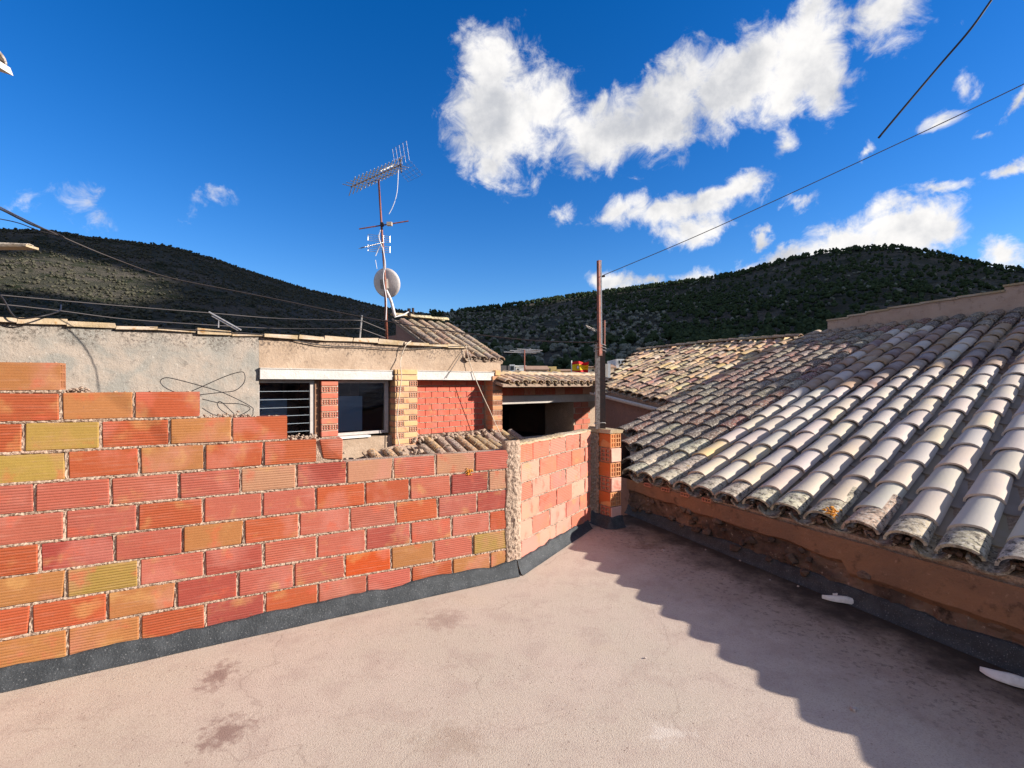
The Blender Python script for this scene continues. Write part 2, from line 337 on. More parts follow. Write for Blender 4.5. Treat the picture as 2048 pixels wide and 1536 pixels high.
# ------------------------------------------------------------------ object helpers
WM = {}                                       # world matrices by object name
I4 = Matrix.Identity(4)
def link(o, parent=None, M=I4):
    COL.objects.link(o); o.matrix_basis = M
    if parent is not None:
        o.parent = parent; o.matrix_parent_inverse = WM[parent.name].inverted()
    WM[o.name] = M.copy()
    return o
def tag(o, label=None, cat=None, group=None, kind=None):
    for k, v in (('label', label), ('category', cat), ('group', group), ('kind', kind)):
        if v: o[k] = v
    return o
def thing(name, loc, label, cat, group=None):
    o = bpy.data.objects.new(name, None); o.empty_display_size = 0.1
    link(o, None, Matrix.Translation(loc)); return tag(o, label, cat, group)
class MB:
    """collects verts and faces in world space (or local space of a later matrix)"""
    def __init__(self): self.v = []; self.f = []; self.uv = None
    def add(self, vs, fs):
        k = len(self.v); self.v += [tuple(p) for p in vs]; self.f += [tuple(i + k for i in f) for f in fs]; return self
    def box(self, c, s, M=I4, jit=0.0):
        cx, cy, cz = c; sx, sy, sz = s[0] / 2, s[1] / 2, s[2] / 2
        vs = []
        for dx, dy, dz in ((-1, -1, -1), (1, -1, -1), (1, 1, -1), (-1, 1, -1), (-1, -1, 1), (1, -1, 1), (1, 1, 1), (-1, 1, 1)):
            vs.append(M @ Vector((cx + dx * sx + RND.uniform(-jit, jit), cy + dy * sy + RND.uniform(-jit, jit), cz + dz * sz + RND.uniform(-jit, jit))))
        return self.add(vs, [(0, 3, 2, 1), (4, 5, 6, 7), (0, 1, 5, 4), (1, 2, 6, 5), (2, 3, 7, 6), (3, 0, 4, 7)])
    def tube(self, pts, r, n=6, caps=True):
        pts = [Vector(p) for p in pts]; rings = []
        for i, p in enumerate(pts):
            d = (pts[min(i + 1, len(pts) - 1)] - pts[max(i - 1, 0)]).normalized()
            u = d.cross(Vector((0, 0, 1)) if abs(d.z) < 0.95 else Vector((1, 0, 0))).normalized(); v_ = d.cross(u)
            rr = r[i] if isinstance(r, (list, tuple)) else r
            rings.append([p + u * (rr * math.cos(2 * math.pi * k / n)) + v_ * (rr * math.sin(2 * math.pi * k / n)) for k in range(n)])
        vs = [q for rg in rings for q in rg]; fs = []
        for i in range(len(pts) - 1):
            for k in range(n):
                fs.append((i * n + k, i * n + (k + 1) % n, (i + 1) * n + (k + 1) % n, (i + 1) * n + k))
        if caps: fs += [tuple(range(n - 1, -1, -1)), tuple((len(pts) - 1) * n + k for k in range(n))]
        return self.add(vs, fs)
    def mesh(self, name, material, smooth=False):
        me = bpy.data.meshes.new(name); me.from_pydata(self.v, [], self.f); me.materials.append(MAT[material])
        if smooth: me.polygons.foreach_set('use_smooth', [True] * len(me.polygons))
        me.update(); return me
    def obj(self, name, material, parent=None, M=I4, smooth=False):
        return link(bpy.data.objects.new(name, self.mesh(name, material, smooth)), parent, M)
def inst(name, me, parent, M, color=None):
    o = bpy.data.objects.new(name, me)
    if color: o.color = tuple(color) + (1.0,)
    return link(o, parent, M)
def spline(pts, n=8):
    """Catmull-Rom through points"""
    P = [Vector(p) for p in pts]; P = [2 * P[0] - P[1]] + P + [2 * P[-1] - P[-2]]; out = []
    for i in range(1, len(P) - 2):
        for k in range(n):
            t = k / n; a, b, c, d = P[i - 1], P[i], P[i + 1], P[i + 2]
            out.append(0.5 * ((2 * b) + (c - a) * t + (2 * a - 5 * b + 4 * c - d) * t * t + (3 * b - a - 3 * c + d) * t ** 3))
    out.append(P[-2]); return out
def basis(X, Y, Z, loc):
    return Matrix(((X[0], Y[0], Z[0], loc[0]), (X[1], Y[1], Z[1], loc[1]), (X[2], Y[2], Z[2], loc[2]), (0, 0, 0, 1)))
CAM = Vector((0, 0, HC))
def ray(x, y): return Vector(((x - 1024) / FPX, 1.0, (768 - y) / FPX))
def at(x, y, Y): return CAM + ray(x, y) * Y          # the point seen at a photo pixel, Y metres ahead
def onwall(x, y, p, d):                              # the same on a vertical wall through p along d
    n = Vector((d[1], -d[0], 0)); r = ray(x, y); return CAM + r * ((Vector((p[0], p[1], HC)) - CAM).dot(n) / r.dot(n))
def vary(c, s=0.08): 
    k = 1 + RND.uniform(-s, s); return tuple(max(0.005, ch * k * (1 + RND.uniform(-s, s) * 0.6)) for ch in c)
def smoothmesh(me): me.polygons.foreach_set('use_smooth', [True] * len(me.polygons)); me.update()
def fl(y): return 0.022 * (y - 2.0)                  # the terrace falls slightly towards the camera

# ------------------------------------------------------------------ setting: ground and hills
g = MB(); S_ = 3500
g.add([(-S_, -S_, -4.2), (S_, -S_, -4.2), (S_, S_, -4.2), (-S_, S_, -4.2)], [(0, 1, 2, 3)])
tag(g.obj('ground', 'earth'), kind='structure')
SIL = [(-400, 470), (-150, 452), (0, 457), (100, 462), (230, 480), (340, 492), (430, 518), (520, 549), (620, 580), (700, 598), (760, 613), (820, 624), (880, 629), (960, 619), (1060, 606), (1150, 592), (1300, 573), (1400, 561), (1480, 547), (1560, 523), (1640, 507), (1740, 496), (1800, 497), (1880, 511), (1960, 530), (2048, 543), (2300, 560), (2700, 600)]
saz = [math.atan((x - 1024) / FPX) for x, y in SIL]; sel = [math.atan((768 - y) / FPX / math.sqrt(1 + ((x - 1024) / FPX) ** 2)) for x, y in SIL]
saz = [-math.pi, -2.2, -1.4] + saz + [1.5, 2.4, math.pi]; sel = [0.05, 0.06, 0.12] + sel + [0.06, 0.05, 0.05]
def ridge(a):
    e = float(np.interp(a, saz, sel)); R = float(np.interp(a, [-3.2, -1.2, -0.75, -0.2, 0.05, 0.4, 0.8, 1.4, 3.2], [900, 620, 560, 640, 900, 850, 820, 900, 900])); return R, e
def hill_z(a, r):
    R, e = ridge(a); H = R * math.tan(e) + HC
    x, y = r * math.sin(a), r * math.cos(a)
    t = (r - 110) / (R - 110)
    if t <= 0: return -4.6
    nz = noise.fractal(Vector((x * 0.006, y * 0.006, 0.3)), 1.0, 2.0, 5)
    if t <= 1: 
        base = -4.6 + (H + 4.6) * (0.55 * t + 0.45 * t * t)
        return base + nz * 12 * math.sin(math.pi * t) 
    return H - (t - 1) * 160
azs = np.concatenate([np.linspace(-math.pi, -0.95, 60)[:-1], np.linspace(-0.95, 0.95, 420), np.linspace(0.95, math.pi, 60)[1:]])
ts = np.concatenate([np.linspace(0.0, 1.0, 46), [1.06, 1.2, 1.5]])
vs, fs = [], []
for a in azs:
    R, e = ridge(a)
    for t in ts:
        r = 110 + t * (R - 110); vs.append((r * math.sin(a), r * math.cos(a), hill_z(a, r)))
nt_ = len(ts)
for i in range(len(azs) - 1):
    for j in range(nt_ - 1): fs.append((i * nt_ + j, (i + 1) * nt_ + j, (i + 1) * nt_ + j + 1, i * nt_ + j + 1))
hb = MB(); hb.v = vs; hb.f = fs
tag(hb.obj('hills', 'hill_scrub', smooth=True), kind='structure')

# trees on the hills: lumpy crowns; the biggest in view singly, the rest as one wood
def crown_mesh(seed, lobes, flat=0.8, sub=2, jag=0.28):
    r_ = random.Random(seed); vs, fs = [], []
    for (cx, cy, cz, rr) in lobes:
        bm = bmesh.new(); bmesh.ops.create_icosphere(bm, subdivisions=sub, radius=1.0)
        k = len(vs)
        for v in bm.verts:
            d = 1 + r_.uniform(-jag, jag); vs.append((cx + v.co.x * rr * d, cy + v.co.y * rr * d, cz + v.co.z * rr * d * flat))
        for f in bm.faces: fs.append(tuple(v.index + k for v in f.verts))
        bm.free()
    return vs, fs
def pine_lobes(s):
    r_ = random.Random(s); L = [(0, 0, 3.4 + r_.uniform(-.3, .3), 1.9)]
    for q in range(5):
        a = r_.uniform(0, 6.28); L.append((1.3 * math.cos(a), 1.3 * math.sin(a), 2.4 + r_.uniform(0, 2.6), r_.uniform(0.8, 1.3)))
    L.append((0, 0, 5.2, 1.0)); return L
def olive_lobes(s):
    r_ = random.Random(s); L = [(0, 0, 2.0, 1.7)]
    for q in range(5):
        a = r_.uniform(0, 6.28); L.append((1.3 * math.cos(a), 1.3 * math.sin(a), 1.6 + r_.uniform(0, 1.3), r_.uniform(0.8, 1.2)))
    return L
PINE = [crown_mesh(s, pine_lobes(s), 0.9, 2, .3) for s in range(4)]; OLIVE = [crown_mesh(40 + s, olive_lobes(s), 0.8, 2, .3) for s in range(4)]
def tree_mesh(nm, cr, m):
    b = MB(); b.add(cr[0], cr[1]); me = b.mesh(nm, m, False)
    t_ = MB(); t_.tube([(0, 0, -0.6), (0.05, 0, 0.8), (0, 0.05, 2.2)], [0.28, 0.2, 0.12], 5)
    return me, t_.mesh(nm + '_trunk', 'bark')
TP = [tree_mesh('pine_crown', c, 'pine_leaf') for c in PINE]; TO = [tree_mesh('olive_crown', c, 'olive_leaf') for c in OLIVE]
cand = []
rt = random.Random(5)
for q in range(15000):
    a = rt.uniform(-0.86, 0.86); R, e = ridge(a); t = rt.random() ** 0.75 if q % 5 else rt.uniform(0.97, 1.004)
    r = 110 + t * (R - 110); px = 1024 + FPX * math.tan(a); z = hill_z(a, r); py = 768 - FPX * (z - HC) / (r * math.cos(a))
    dens = noise.fractal(Vector((r * math.sin(a) * .012, r * math.cos(a) * .012, 4.0)), 1.0, 2.0, 4)
    if px < 860:
        kind = 'scrub'
        if rt.random() > 0.75: continue
    else:
        ol = 880 < px < 1330 and 625 < py < 740
        kind = 'olive' if (ol and rt.random() < 0.72) or rt.random() < 0.10 else 'pine'
        if dens < -0.22 and rt.random() < 0.7 and t < .95: continue
        if px > 1500 and t > .6 and rt.random() < .4: continue
    s = {'scrub': rt.uniform(.28, .6), 'olive': rt.uniform(.75, 1.15), 'pine': rt.uniform(.6, 1.25)}[kind]
    cand.append((s * 1000 / r, a, r, z, kind, s, px, py))
cand.sort(key=lambda c: -c[0])
nsingle = 0; masses = {}
for (sz, a, r, z, kind, s, px, py) in cand:
    loc = Vector((r * math.sin(a), r * math.cos(a), z - 0.2)); rot = rt.uniform(0, 6.28); v = rt.randrange(4)
    vis = 0 < px < 2048 and py < 745
    if kind != 'scrub' and vis and nsingle < 280 and r < 560:
        nsingle += 1
        me, tr = (TP if kind == 'pine' else TO)[v]
        M = Matrix.Translation(loc) @ Matrix.Rotation(rot, 4, 'Z') @ Matrix.Diagonal((s, s, s * rt.uniform(.85, 1.2), 1))
        o = bpy.data.objects.new('pine_tree' if kind == 'pine' else 'olive_tree', None); o.empty_display_size = 1; link(o, None, M)
        inst('crown', me, o, M); inst('trunk', tr, o, M)
        if kind == 'pine': tag(o, 'dark green pine tree on the wooded hillside behind the roofs', 'tree', 'pines on the hillside')
        else: tag(o, 'round grey green olive tree on the hillside behind the roofs', 'tree', 'olive trees on the hillside')
    else:
        masses.setdefault(kind, []).append((loc, rot, s, v))
for q in range(9000):       # more low scrub on the bare hill
    a = rt.uniform(-0.86, -0.10); R, e = ridge(a); t = rt.random() ** 0.6; r = 110 + t * (R - 110)
    if noise.fractal(Vector((r * math.sin(a) * .02, r * math.cos(a) * .02, 8.0)), 1.0, 2.0, 4) < -.12 and t < .97: continue
    masses.setdefault('scrub', []).append((Vector((r * math.sin(a), r * math.cos(a), hill_z(a, r) - .3)), rt.uniform(0, 6.28), rt.uniform(.18, .5), rt.randrange(4)))
for kind, lst in masses.items():
    src = {'pine': PINE, 'olive': OLIVE, 'scrub': OLIVE}[kind]
    # lighter crowns for the far wood
    lob = [crown_mesh(90 + s, (pine_lobes(s)[:1] + pine_lobes(s)[-1:] + pine_lobes(s)[1:3]) if kind == 'pine' else olive_lobes(s)[:2], 0.9, 1, .4) for s in range(4)]
    arr = [(np.array(v), np.array(f)) for v, f in lob]
    V, Fc, k = [], [], 0
    for (loc, rot, s, v) in lst:
        av, af = arr[v]; c, sn = math.cos(rot), math.sin(rot)
        q = av * s; V.append(np.stack([q[:, 0] * c - q[:, 1] * sn + loc.x, q[:, 0] * sn + q[:, 1] * c + loc.y, q[:, 2] + loc.z], 1)); Fc.append(af + k); k += len(av)
    V = np.concatenate(V); Fc = np.concatenate(Fc)
    me = bpy.data.meshes.new('wood'); me.vertices.add(len(V)); me.vertices.foreach_set('co', V.astype(np.float32).ravel())
    me.loops.add(Fc.size); me.loops.foreach_set('vertex_index', Fc.astype(np.int32).ravel())
    me.polygons.add(len(Fc)); me.polygons.foreach_set('loop_start', np.arange(0, Fc.size, 3, dtype=np.int32)); me.update(calc_edges=True)
    me.materials.append(MAT[{'pine': 'pine_leaf', 'olive': 'olive_leaf', 'scrub': 'scrub_leaf'}[kind]])
    tag(link(bpy.data.objects.new({'pine': 'pine_wood', 'olive': 'olive_grove', 'scrub': 'hillside_scrub'}[kind], me)),
        {'pine': 'dense dark pine wood covering the far hillside', 'olive': 'far olive trees scattered among the pines', 'scrub': 'low dark scrub covering the bare hill'}[kind], {'pine': 'wood', 'olive': 'grove', 'scrub': 'scrub'}[kind], kind='stuff')

# ------------------------------------------------------------------ bricks
def brick_mesh(name, L, T, H, seed, chip=0.0):
    r_ = random.Random(seed)
    bm = bmesh.new(); bmesh.ops.create_cube(bm, size=1.0)
    for v in bm.verts: v.co = (v.co.x * L + r_.uniform(-.0015, .0015), v.co.y * T + r_.uniform(-.003, .003), v.co.z * H + r_.uniform(-.0015, .0015))
    bmesh.ops.bevel(bm, geom=list(bm.edges), offset=0.0035, segments=1, affect='EDGES')
    if chip:
        bm.verts.ensure_lookup_table()
        cx, cz = r_.choice((-1, 1)), r_.choice((-1, 1))
        for v in bm.verts:
            if v.co.x * cx > L * .46 and v.co.z * cz > H * .4 and v.co.y < 0: v.co.x -= cx * chip; v.co.z -= cz * chip * .6; v.co.y += chip * .5
    me = bpy.data.meshes.new(name); bm.to_mesh(me); bm.free(); me.materials.append(MAT['fired_brick']); return me
def holed_brick_mesh(name, L, T, H, nc, nr, end='+x', wall=0.008, depth=0.05):
    """hollow brick: one face pierced by nc x nr rectangular holes"""
    b = MB()
    if end == '+x': w_, h_, dep = T, H, L; P = lambda u, v, d: (dep / 2 - d, u, v)
    else: w_, h_, dep = L, H, T; P = lambda u, v, d: (u, -dep / 2 + d, v)     # '-y' face
    us = [-w_ / 2]; cw = (w_ - wall * (nc + 1)) / nc
    for i in range(nc): us += [us[-1] + wall, us[-1] + wall + cw]
    us.append(w_ / 2); vs_ = [-h_ / 2]; ch = (h_ - wall * (nr + 1)) / nr
    for i in range(nr): vs_ += [vs_[-1] + wall, vs_[-1] + wall + ch]
    vs_.append(h_ / 2)
    def quad(*p): b.add(p, [(0, 1, 2, 3)])
    for i in range(len(us) - 1):
        for j in range(len(vs_) - 1):
            u0, u1, v0, v1 = us[i], us[i + 1], vs_[j], vs_[j + 1]
            if i % 2 == 1 and j % 2 == 1:
                d = depth
                quad(P(u0, v0, d), P(u1, v0, d), P(u1, v1, d), P(u0, v1, d))
                for (a, c) in (((u0, v0), (u1, v0)), ((u1, v0), (u1, v1)), ((u1, v1), (u0, v1)), ((u0, v1), (u0, v0))):
                    quad(P(*a, 0), P(*c, 0), P(*c, d), P(*a, d))
            else: quad(P(u0, v0, 0), P(u1, v0, 0), P(u1, v1, 0), P(u0, v1, 0))
    a, c = -w_ / 2, w_ / 2; e, f_ = -h_ / 2, h_ / 2
    quad(P(a, e, 0), P(c, e, 0), P(c, e, dep), P(a, e, dep)); quad(P(a, f_, 0), P(c, f_, 0), P(c, f_, dep), P(a, f_, dep))
    quad(P(a, e, 0), P(a, f_, 0), P(a, f_, dep), P(a, e, dep)); quad(P(c, e, 0), P(c, f_, 0), P(c, f_, dep), P(c, e, dep)); quad(P(a, e, dep), P(c, e, dep), P(c, f_, dep), P(a, f_, dep))
    me = b.mesh(name, 'fired_brick')
    bm = bmesh.new(); bm.from_mesh(me); bmesh.ops.remove_doubles(bm, verts=bm.verts, dist=1e-5); bmesh.ops.recalc_face_normals(bm, faces=bm.faces); bm.to_mesh(me); bm.free()
    return me
O_, T_, Y_, P_, R_, K_, B_ = (0.31, 0.066, 0.024), (0.30, 0.122, 0.04), (0.27, 0.168, 0.038), (0.325, 0.084, 0.054), (0.26, 0.048, 0.034), (0.37, 0.17, 0.10), (0.37, 0.052, 0.008)
BL, BT, BH, PITCH, COURSE = 0.2405, 0.085, 0.115, 0.2525, 0.127
BR = [brick_mesh('brick', BL, BT, BH, s, chip=(0.0, 0.0, 0.004, 0.0, 0.006, 0.0)[s]) for s in range(6)]
BRH = holed_brick_mesh('hollow_brick', BL, BT, BH, 2, 3, '+x', 0.010, 0.09)
BRHALF = brick_mesh('half_brick', 0.115, BT, BH, 31, chip=.02)
def strip(mb, p0, d, s0, s1, zc, hh, nrm, base, amp, step=0.014, depth=0.05):
    """ragged mortar ribbon: from s0 to s1 along d, half height hh, proud by base +- amp towards nrm"""
    n = max(2, int((s1 - s0) / step)); rows = []
    for i in range(n + 1):
        s = s0 + (s1 - s0) * i / n; q = p0 + d * s
        row = []
        for k, v in enumerate((-1, -.35, .35, 1)):
            o = base + RND.uniform(-amp, amp) * (1.0 if k in (1, 2) else .6) - (0.004 if k in (0, 3) else 0)
            row.append(q + nrm * o + Vector((0, 0, zc + v * hh + RND.uniform(-.0015, .0015))))
        rows.append(row)
    vs = [p for r_ in rows for p in r_]; fs = []
    for i in range(n):
        for k in range(3): fs.append((i * 4 + k, (i + 1) * 4 + k, (i + 1) * 4 + k + 1, i * 4 + k + 1))
    mb.add(vs, fs)
def rubble(mb, centre_fn, n, smin, smax):
    for q in range(n):
        c = centre_fn(); s = RND.uniform(smin, smax)
        bm = bmesh.new(); bmesh.ops.create_icosphere(bm, subdivisions=1, radius=s)
        vs = [Vector((c.x + v.co.x * RND.uniform(.6, 1.35), c.y + v.co.y * RND.uniform(.6, 1.35), c.z + v.co.z * RND.uniform(.45, 1.0))) for v in bm.verts]
        mb.add(vs, [tuple(v.index for v in f.verts) for f in bm.faces]); bm.free()

# ------------------------------------------------------------------ terrace floor
D1 = Vector((math.sin(rad(61.25)), math.cos(rad(61.25)), 0)); N1 = Vector((D1.y, -D1.x, 0)); O1 = Vector((-2.152, 2.008, 0))
D2 = Vector((math.sin(rad(32.5)), math.cos(rad(32.5)), 0)); N2 = Vector((D2.y, -D2.x, 0)); T1END = 2.476; C12 = O1 + D1 * T1END
UP_ = Vector((-.55, .835, 0)); VP_ = Vector((.835, .55, 0)); CP = Vector((.814, 4.132, 0))
RP0 = Vector((1.05, 4.54, .471)); RA = Vector((.092, -.202, .003)); RB = Vector((.28, .215, .098)); RJ0 = .42
AH = Vector((RA.x, RA.y, 0)).normalized(); BHd = Vector((-AH.y, AH.x, 0))       # along the eave, into the house
HW0 = Vector((RP0.x, RP0.y, 0)) + BHd * 0.05                                     # foot of the tiled house's wall
fb = MB()
poly = [O1 - D1 * 2.2 - N1 * .1, C12 - N1 * .1, C12 + D2 * 1.25 - N2 * .1, CP + UP_ * .24 + VP_ * .12, HW0 + BHd * .15, HW0 + AH * 6.5 + BHd * .15, Vector((-3.5, -2.6, 0)), Vector((-5.2, -.6, 0))]
top = [Vector((p.x, p.y, fl(p.y))) for p in poly]; n_ = len(top)
fb.add(top + [p - Vector((0, 0, .3)) for p in top], [tuple(reversed(range(n_))), tuple(range(n_, 2 * n_))] + [(i, (i + 1) % n_, n_ + (i + 1) % n_, n_ + i) for i in range(n_)])
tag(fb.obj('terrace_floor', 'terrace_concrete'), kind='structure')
lb = MB()
lp = [O1 - D1 * 2.2 - N1 * .05, C12 - N1 * .05, C12 + D2 * 1.2 - N2 * .05, HW0 + BHd * .1, HW0 + AH * 6.4 + BHd * .1, Vector((-3.4, -2.5, 0)), Vector((-5.1, -.6, 0))]
n_ = len(lp); lb.add([Vector((p.x, p.y, -.36)) for p in lp] + [Vector((p.x, p.y, -4.4)) for p in lp], [tuple(reversed(range(n_))), tuple(range(n_, 2 * n_))] + [(i, (i + 1) % n_, n_ + (i + 1) % n_, n_ + i) for i in range(n_)])
tag(lb.obj('terrace_house', 'warm_plaster'), 'plastered house body under the concrete roof terrace', 'house')

# ------------------------------------------------------------------ the long brick parapet
ROWTOP = 1.329
W1 = thing('brick_parapet', O1 + D1 * 1.0, 'long stepped parapet of ribbed red hollow bricks along the terrace', 'wall')
th1 = math.atan2(D1.y, D1.x); RZ1 = Matrix.Rotation(th1, 4, 'Z')
rows = {1: (.262, .262, [T_, T_, O_]), 2: (.259, .760, [O_, O_, T_, O_]), 3: (.139, 1.142, [T_, O_, Y_, O_, T_, O_]), 4: (.278, 1.30, [Y_, Y_, O_, T_, O_, O_]),
        5: (.175, 2.43, [P_, P_, P_, P_, P_, K_, R_, K_, P_, K_, P_]), 6: (.271, 2.43, [O_, P_, P_, O_, P_, P_, O_, O_, P_, R_, K_]), 7: (.19, 2.43, [P_, O_, R_, P_, T_, O_, P_, P_, O_, P_, R_]),
        8: (.276, 2.43, [T_, T_, Y_, P_, R_, P_, P_, R_, P_, P_, O_]), 9: (.164, 2.43, [P_, O_, O_, T_, R_, P_, P_, B_, T_, P_, Y_]), 10: (.281, 2.43, [T_, T_, T_, O_, R_, O_, P_, P_, O_, T_])}
mort = MB()
for r, (off, end, cols) in rows.items():
    zc = ROWTOP - (r - 1) * COURSE - BH / 2
    k0 = -3
    ci = 0
    while True:
        s0 = off + (k0 - 0) * PITCH; k0 += 1
        s1 = s0 + PITCH
        # colour list starts with the brick left of the one ending at the first joint
        idx = k0 - (-1) + 0
        col = cols[min(max(idx, 0), len(cols) - 1)] if 0 <= idx < len(cols) else RND.choice([O_, P_, P_, T_])
        if s0 > end - .05: break
        full = s1 <= end + 0.02
        c = (s0 + s1) / 2; L = BL
        if not full:
            L = end - s0 - .012
            if L < .04: break
            c = s0 + .006 + L / 2
        p = O1 + D1 * c + N1 * (RND.uniform(-.003, .003) - BT / 2); p.z = zc + RND.uniform(-.0015, .0015)
        last = abs(s1 - end) < .03 and r <= 4
        me = BRH if last else RND.choice(BR)
        M = Matrix.Translation(p) @ RZ1 @ Matrix.Rotation(rad(RND.uniform(-.4, .4)), 4, 'Y') @ Matrix.Rotation(rad(RND.uniform(-.5, .5)), 4, 'Z')
        if not full: M = M @ Matrix.Diagonal((L / BL, 1, 1, 1))
        inst('brick', me, W1, M, vary(col, .07))
        # vertical joint
        q = O1 + D1 * (s0 - 0.0)
        mort_n = 3
        vs = []
        for i in range(9):
            z = zc - BH / 2 + BH * i / 8
            for j, dx in enumerate((-.0068, 0, .0068)):
                vs.append(q + D1 * dx + N1 * (-.007 + RND.uniform(-.004, .004)) + Vector((0, 0, z)))
        mort.add(vs, [(i * 3 + j, i * 3 + j + 1, (i + 1) * 3 + j + 1, (i + 1) * 3 + j) for i in range(8) for j in range(2)])
    if r == 4:
        p = O1 + D1 * (1.357) + N1 * (-BT / 2); p.z = zc
        inst('brick', BRHALF, W1, Matrix.Translation(p) @ RZ1, vary(O_, .05))
    e2 = 1.415 if r == 4 else end
    strip(mort, O1, D1, -.75, e2, zc - COURSE / 2, .0072, N1, -.003, .0042, step=.009)
    # core behind the faces
    core = MB(); core.box((0, 0, 0), (1, 1, 1))
    mid = O1 + D1 * ((e2 - .02 - .75) / 2) + N1 * (-BT / 2)
    Mx = Matrix.Translation((mid.x, mid.y, zc - .006)) @ RZ1 @ Matrix.Diagonal((e2 - .03 + .75, BT - .026, COURSE, 1))
    mort.add([Mx @ Vector(v) for v in core.v], core.f)
# mortar bed left on the stepped tops
for (s0, s1, r) in ((.27, .5, 2), (.5, .74, 2), (.78, 1.12, 3), (1.15, 1.4, 4), (1.44, 2.42, 5), (-.7, .25, 1)):
    z = ROWTOP - (r - 1) * COURSE
    def cf(): 
        q = O1 + D1 * RND.uniform(s0, s1) - N1 * RND.uniform(.012, .075); return Vector((q.x, q.y, z + RND.uniform(-.003, .004)))
    rubble(mort, cf, int((s1 - s0) * (90 if r != 5 else 40)), .003, .007 if r != 5 else .005)
for (s0, s1, z0, n) in ((.26, .34, ROWTOP - COURSE, 50), (.70, .98, ROWTOP - 2 * COURSE - .005, 120), (1.15, 1.29, ROWTOP - 3 * COURSE, 90)):
    def cf():
        q = O1 + D1 * RND.uniform(s0, s1) - N1 * RND.uniform(.03, .08); return Vector((q.x, q.y, z0 + abs(RND.gauss(0, .010))))
    rubble(mort, cf, n, .004, .010)
mo = mort.obj('mortar', 'mortar', W1, smooth=False); mo['kind'] = 'stuff'
lc = MB(); pl_ = onwall(937, 944, O1 + N1 * .002, D1)
rubble(lc, lambda: pl_ + D1 * RND.gauss(0, .012) + Vector((0, 0, RND.gauss(0, .012))), 26, .003, .008); lc.obj('lichen', 'lichen_orange', W1)

# short return wall
W2 = thing('brick_return_wall', C12 + D2 * .6, 'short pale pink brick wall between the rough mortar seam and pillar', 'wall')
RZ2 = Matrix.Rotation(math.atan2(D2.y, D2.x), 4, 'Z'); TOP2 = .842; mort = MB()
PK = [(0.52, 0.17, 0.12), (0.50, 0.14, 0.09), (0.54, 0.21, 0.15), (0.50, 0.14, 0.08), (0.54, 0.24, 0.17)]
for r in range(6):
    zc = TOP2 - r * COURSE - BH / 2; off = (.227 if r % 2 == 0 else .325) - 2 * PITCH
    for k in range(7):
        s0 = off + k * PITCH; s1 = s0 + PITCH; a, b_ = max(s0, .035), min(s1, 1.2)
        if b_ - a < .05: continue
        L = b_ - a - .012; c = (a + b_) / 2
        p = C12 + D2 * c + N2 * (RND.uniform(-.003, .003) - BT / 2); p.z = zc
        inst('brick', RND.choice(BR), W2, Matrix.Translation(p) @ RZ2 @ Matrix.Rotation(rad(RND.uniform(-.5, .5)), 4, 'Z') @ Matrix.Diagonal((L / BL, 1, 1, 1)), vary(RND.choice(PK), .07))
        vs = []
        for i in range(7):
            z = zc - BH / 2 + BH * i / 6
            for dx in (-.0068, 0, .0068): vs.append(C12 + D2 * (a + dx) + N2 * (-.006 + RND.uniform(-.005, .004)) + Vector((0, 0, z)))
        mort.add(vs, [(i * 3 + j, i * 3 + j + 1, (i + 1) * 3 + j + 1, (i + 1) * 3 + j) for i in range(6) for j in range(2)])
    strip(mort, C12, D2, .03, 1.2, zc - COURSE / 2, .0075, N2, -.002, .006)
core = MB(); core.box((0, 0, 0), (1, 1, 1)); mid = C12 + D2 * .61 + N2 * (-BT / 2)
Mx = Matrix.Translation((mid.x, mid.y, .46)) @ RZ2 @ Matrix.Diagonal((1.16, BT - .026, .75, 1)); mort.add([Mx @ Vector(v) for v in core.v], core.f)
strip(mort, C12, D2, .03, 1.2, TOP2 + .006, .008, N2, -.01, .004)
cb = MB()       # cement coping on top
nn = 40; vs = []
for i in range(nn + 1):
    q = C12 + D2 * (.02 + 1.18 * i / nn); z = TOP2 + .012 + RND.uniform(-.003, .004)
    for dn, dz in ((.004, -.012), (.0, 0), (-.045, .006), (-.09, 0), (-.095, -.014)): vs.append(q + N2 * (dn + RND.uniform(-.004, .004)) + Vector((0, 0, z + dz)))
cb.add(vs, [(i * 5 + j, (i + 1) * 5 + j, (i + 1) * 5 + j + 1, i * 5 + j + 1) for i in range(nn) for j in range(4)]); cb.obj('coping', 'capping', W2)
mo = mort.obj('mortar', 'mortar', W2); mo['kind'] = 'stuff'

# rough mortar seam where the two walls meet
SM = thing('mortar_seam', C12, 'rough pebbly mortar seam filling the corner between two brick walls', 'mortar')
sb = MB(); nu, nv = 18, 90
bis = (N1 + N2).normalized()
dirn = (D1 + D2).normalized()
for j in range(nv + 1):
    z = fl(3.2) + .02 + (.855 - .02) * j / nv
    wl = .075 + .022 * noise.noise(Vector((z * 9, 1.3, 0))); wr = .07 + .03 * noise.noise(Vector((z * 8, 7.3, 0)))
    for i in range(nu + 1):
        s = -wl + (wl + wr) * i / nu; prof = math.cos(math.pi * (i / nu - .5)) ** .5 if 0 < i < nu else 0
        h = noise.fractal(Vector((s * 45, z * 45, 2.0)), 1.0, 2.0, 4)
        q = C12 + (D1 if s < 0 else D2) * s + bis * (prof * (.012 + .011 * h) - (.02 if i in (0, nu) else 0)); sb.v.append((q.x, q.y, z))
sb.f = [(j * (nu + 1) + i, j * (nu + 1) + i + 1, (j + 1) * (nu + 1) + i + 1, (j + 1) * (nu + 1) + i) for j in range(nv) for i in range(nu)]
sb.box((C12.x - bis.x * .06, C12.y - bis.y * .06, .45), (.09, .09, .79))
sb.obj('seam_fill', 'mortar', SM)

